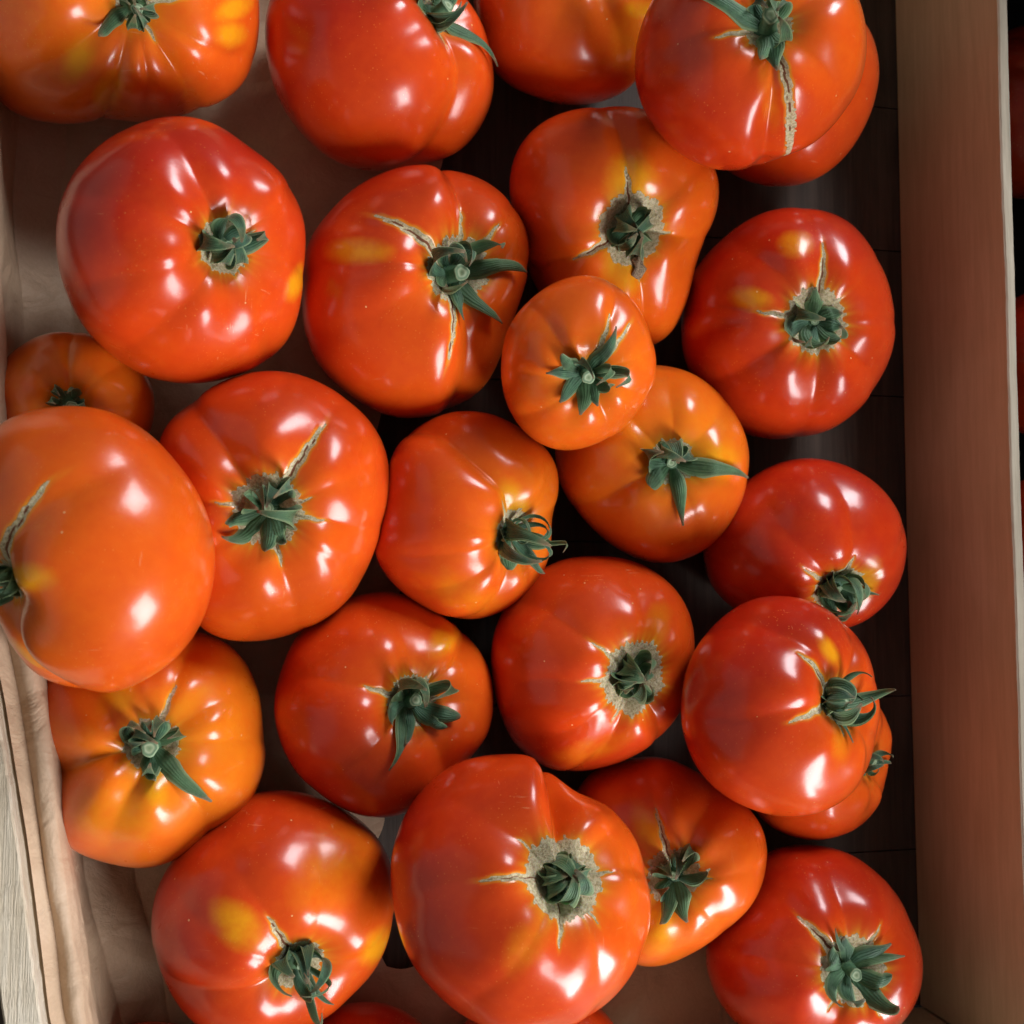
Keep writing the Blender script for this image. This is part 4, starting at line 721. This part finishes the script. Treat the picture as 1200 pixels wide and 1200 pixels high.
# brown paper lining: one sheet over the floor and up both long sides
def left_in(y):
    ys = [q[1] for q in LEFT]; xs = [q[0] for q in LEFT]
    return float(np.interp(y, ys, xs))
def paper():
    rs = np.random.RandomState(4)
    ny, nx = 300, 260
    Y = np.linspace(-0.2040, 0.322, ny)
    V = np.zeros((ny, nx, 3))
    for a, y in enumerate(Y):
        xi = left_in(y)
        w1 = 0.003 * math.sin(y * 23 + 1) + 0.0015 * math.sin(y * 71)
        fold = 0.0110 + 0.0022 * math.sin(y * 21 + 0.6) + 0.0008 * math.sin(y * 83)
        rt = 0.008 + 0.002 * math.sin(y * 17) + 0.001 * math.sin(y * 61 + 2)
        prof = [(xi + 0.0012, 0.074 + 0.3 * w1), (xi + 0.0045, 0.0655 + 0.3 * w1), (xi + fold, 0.0700 + 0.4 * w1), (xi + fold + 0.0015, 0.0640 + 0.3 * w1),
                (xi + 0.0085, 0.040), (xi + 0.012 + w1, 0.018), (xi + 0.030 + w1, 0.0045), (xi + 0.07, 0.0022), (0.10, 0.0015),
                (0.25, 0.0015), (0.298, 0.0025), (0.3125, 0.004), (0.3175, rt)]
        prof = np.array(prof)
        L = np.r_[0, np.cumsum(np.linalg.norm(np.diff(prof, axis=0), axis=1))]
        # denser on the left flank
        q = np.linspace(0, 1, nx) ** 1.6 * L[-1]
        V[a, :, 0] = np.interp(q, L, prof[:, 0]); V[a, :, 2] = np.interp(q, L, prof[:, 1]); V[a, :, 1] = y
    q = np.linspace(0, 1, nx) ** 1.6
    # crumple: sum of sharp folded ridges
    U, W = np.meshgrid(q * 0.55, Y)
    cr = np.zeros_like(U)
    for k in range(18):
        th = rs.uniform(0, math.pi); fr = rs.uniform(14, 70); ph = rs.uniform(0, 6.28)
        wv = (U * math.cos(th) + W * math.sin(th)) * fr + ph + 0.25 * np.sin(U * rs.uniform(10, 30) + W * rs.uniform(10, 30))
        tri = np.abs(((wv / math.pi) % 2) - 1)
        cr += (tri - 0.5) * (24 / fr) * rs.uniform(0.4, 1)
    cr *= 0.0006
    # facets: sharp creases where flattened cells of the crumpled sheet meet
    for ncell, amp in ((120, 0.16), (520, 0.13)):
        cu = rs.uniform(0, 0.55, ncell); cw = rs.uniform(-0.21, 0.33, ncell); hh = rs.uniform(0.5, 1.3, ncell)
        best = np.full(U.shape, 9.0); val = np.zeros(U.shape)
        for q0, q1, q2 in zip(cu, cw, hh):
            dd = np.hypot(U - q0, (W - q1) * (0.6 + 0.5 * (q2 > 0.9)))
            best = np.minimum(best, dd * q2)
        cr += best * amp
    cr -= cr.min(); cr = np.minimum(cr, 0.0048)
    dx = np.gradient(V, axis=1); dy = np.gradient(V, axis=0)
    N = np.cross(dx, dy); N /= np.linalg.norm(N, axis=2)[..., None] + 1e-12
    edge = np.minimum(1, np.minimum(q, 1 - q) * 30)[None, :]
    flank = (1 - smooth01(q, 0.12, 0.30))[None, :]
    V += N * ((cr + 0.0012) * edge * (1.0 - 0.55 * flank))[..., None]
    V[..., 2] = np.maximum(V[..., 2], 0.0006)
    xi = np.array([left_in(y) for y in Y])[:, None]
    V[..., 0] = np.clip(V[..., 0], xi + 0.0011, 0.3185)
    # torn edge: the sheet covers the left of the floor and a strip along the near end
    fl = smooth01(V[..., 0], -0.03, 0.04)
    yb = V[..., 1].copy(); xb = V[..., 0].copy()
    V[..., 0] += fl * (1 - smooth01(xb, 0.10, 0.20)) * (0.030 * smooth01(yb, 0.10, 0.22) - 0.02 * smooth01(-yb, 0.0, 0.08) + 0.005 * np.sin(yb * 61) + 0.002 * np.sin(yb * 173))
    V[..., 1] += fl * smooth01(yb, -0.20, -0.165) * (0.005 * np.sin(xb * 55) + 0.0015 * np.sin(xb * 190 + 1))
    jc = int(np.argmin(np.abs(xb[ny // 2] - 0.058))); js = int(np.argmin(np.abs(xb[0] - 0.222)))
    ic = int(np.argmin(np.abs(Y + 0.158)))
    F = grid_faces(ny, nx, False)
    row = F[:, 0] // nx; colm = F[:, 0] % nx
    F = F[(colm < jc) | ((row < ic) & (colm < js))]
    o = mesh_obj('paper_liner', V.reshape(-1, 3), F, MAT['paper'])
    me = o.data
    return o
p = paper()
tag(p, 'crumpled brown paper sheet lining the left side of the crate, under the left tomatoes', 'paper')

# ---------------------------------------------------------------- the next crate, in deep shade
bc = empty('plastic_crate', (0.405, 0.05, -0.05))
tag(bc, 'black plastic crate standing in shade beyond the right board', 'crate')
def bwall(name, x0, x1, y0, y1, z0, z1, holes_y=True):
    """crate wall made of rails and uprights with openings between them"""
    bm = bmesh.new()
    def bx(a):
        vs = [bm.verts.new((x - 0.405, y - 0.05, z + 0.05)) for x, y, z in box_verts(*a)]
        for f in BOXF: bm.faces.new([vs[q] for q in f])
    hgt = z1 - z0
    for k in range(4):
        zz = z0 + (hgt - 0.012) * k / 3
        bx((x0, x1, y0, y1, zz, zz + 0.012))
    n = max(2, int(((y1 - y0) if holes_y else (x1 - x0)) / 0.03))
    for k in range(n + 1):
        if holes_y:
            c = y0 + 0.004 + (y1 - y0 - 0.008) * k / n
            bx((x0 + 0.0005, x1 - 0.0005, c - 0.0035, c + 0.0035, z0 + 0.0005, z1 - 0.0005))
        else:
            c = x0 + 0.004 + (x1 - x0 - 0.008) * k / n
            bx((c - 0.0035, c + 0.0035, y0 + 0.0005, y1 - 0.0005, z0 + 0.0005, z1 - 0.0005))
    me = bpy.data.meshes.new(name); bm.to_mesh(me); bm.free(); me.materials.append(MAT['black'])
    o = bpy.data.objects.new(name, me); COL.objects.link(o); o.parent = bc
    return o
bwall('side_wall', 0.334, 0.338, -0.25, 0.36, -0.05, 0.055)
mesh_obj('side_wall', [(x - 0.405, y - 0.05, z + 0.05) for x, y, z in box_verts(0.480, 0.484, -0.25, 0.36, -0.05, 0.32)], BOXF, MAT['black'], bc, smooth=False)  # unseen far wall, made extra tall to keep light off these tomatoes
for ya, yb in ((-0.2545, -0.2505), (0.3605, 0.3645)):
    mesh_obj('end_shade_wall', [(x - 0.405, y - 0.05, z + 0.05) for x, y, z in box_verts(0.334, 0.484, ya, yb, -0.05, 0.19)], BOXF, MAT['black'], bc, smooth=False)  # unseen ends, added and raised to block light from this crate
mesh_obj('bottom', [(x - 0.405, y - 0.05, z + 0.05) for x, y, z in box_verts(0.3385, 0.4795, -0.25, 0.36, -0.05, -0.046)], BOXF, MAT['black'], bc, smooth=False)
dark = [(0.411, 0.262, -0.012, 'dark red tomato in the black crate past the right board, top corner', 10),
        (0.412, 0.120, -0.012, 'dark red tomato in the black crate, beside the upper middle of the board', 16),
        (0.415, 0.022, -0.012, 'dark red tomato in the black crate, beside the middle of the board', 24)]
for q, (x, y, z, lab_, src) in enumerate(dark):
    T = dict(TOMATOES[src]); T['at'] = (x, y, z); T['label'] = lab_; T['sight'] = (-0.5, 0.0, 0.866); T['axis'] = (0.1, 0.1, 0.99)
    T['outline'] = [R_ * 0.90 for R_ in T['outline']]; T['spots'] = []; T['tone'] = 0.95
    o = build_tomato(25 + q, T)
    o['group'] = 'tomatoes in the black crate'
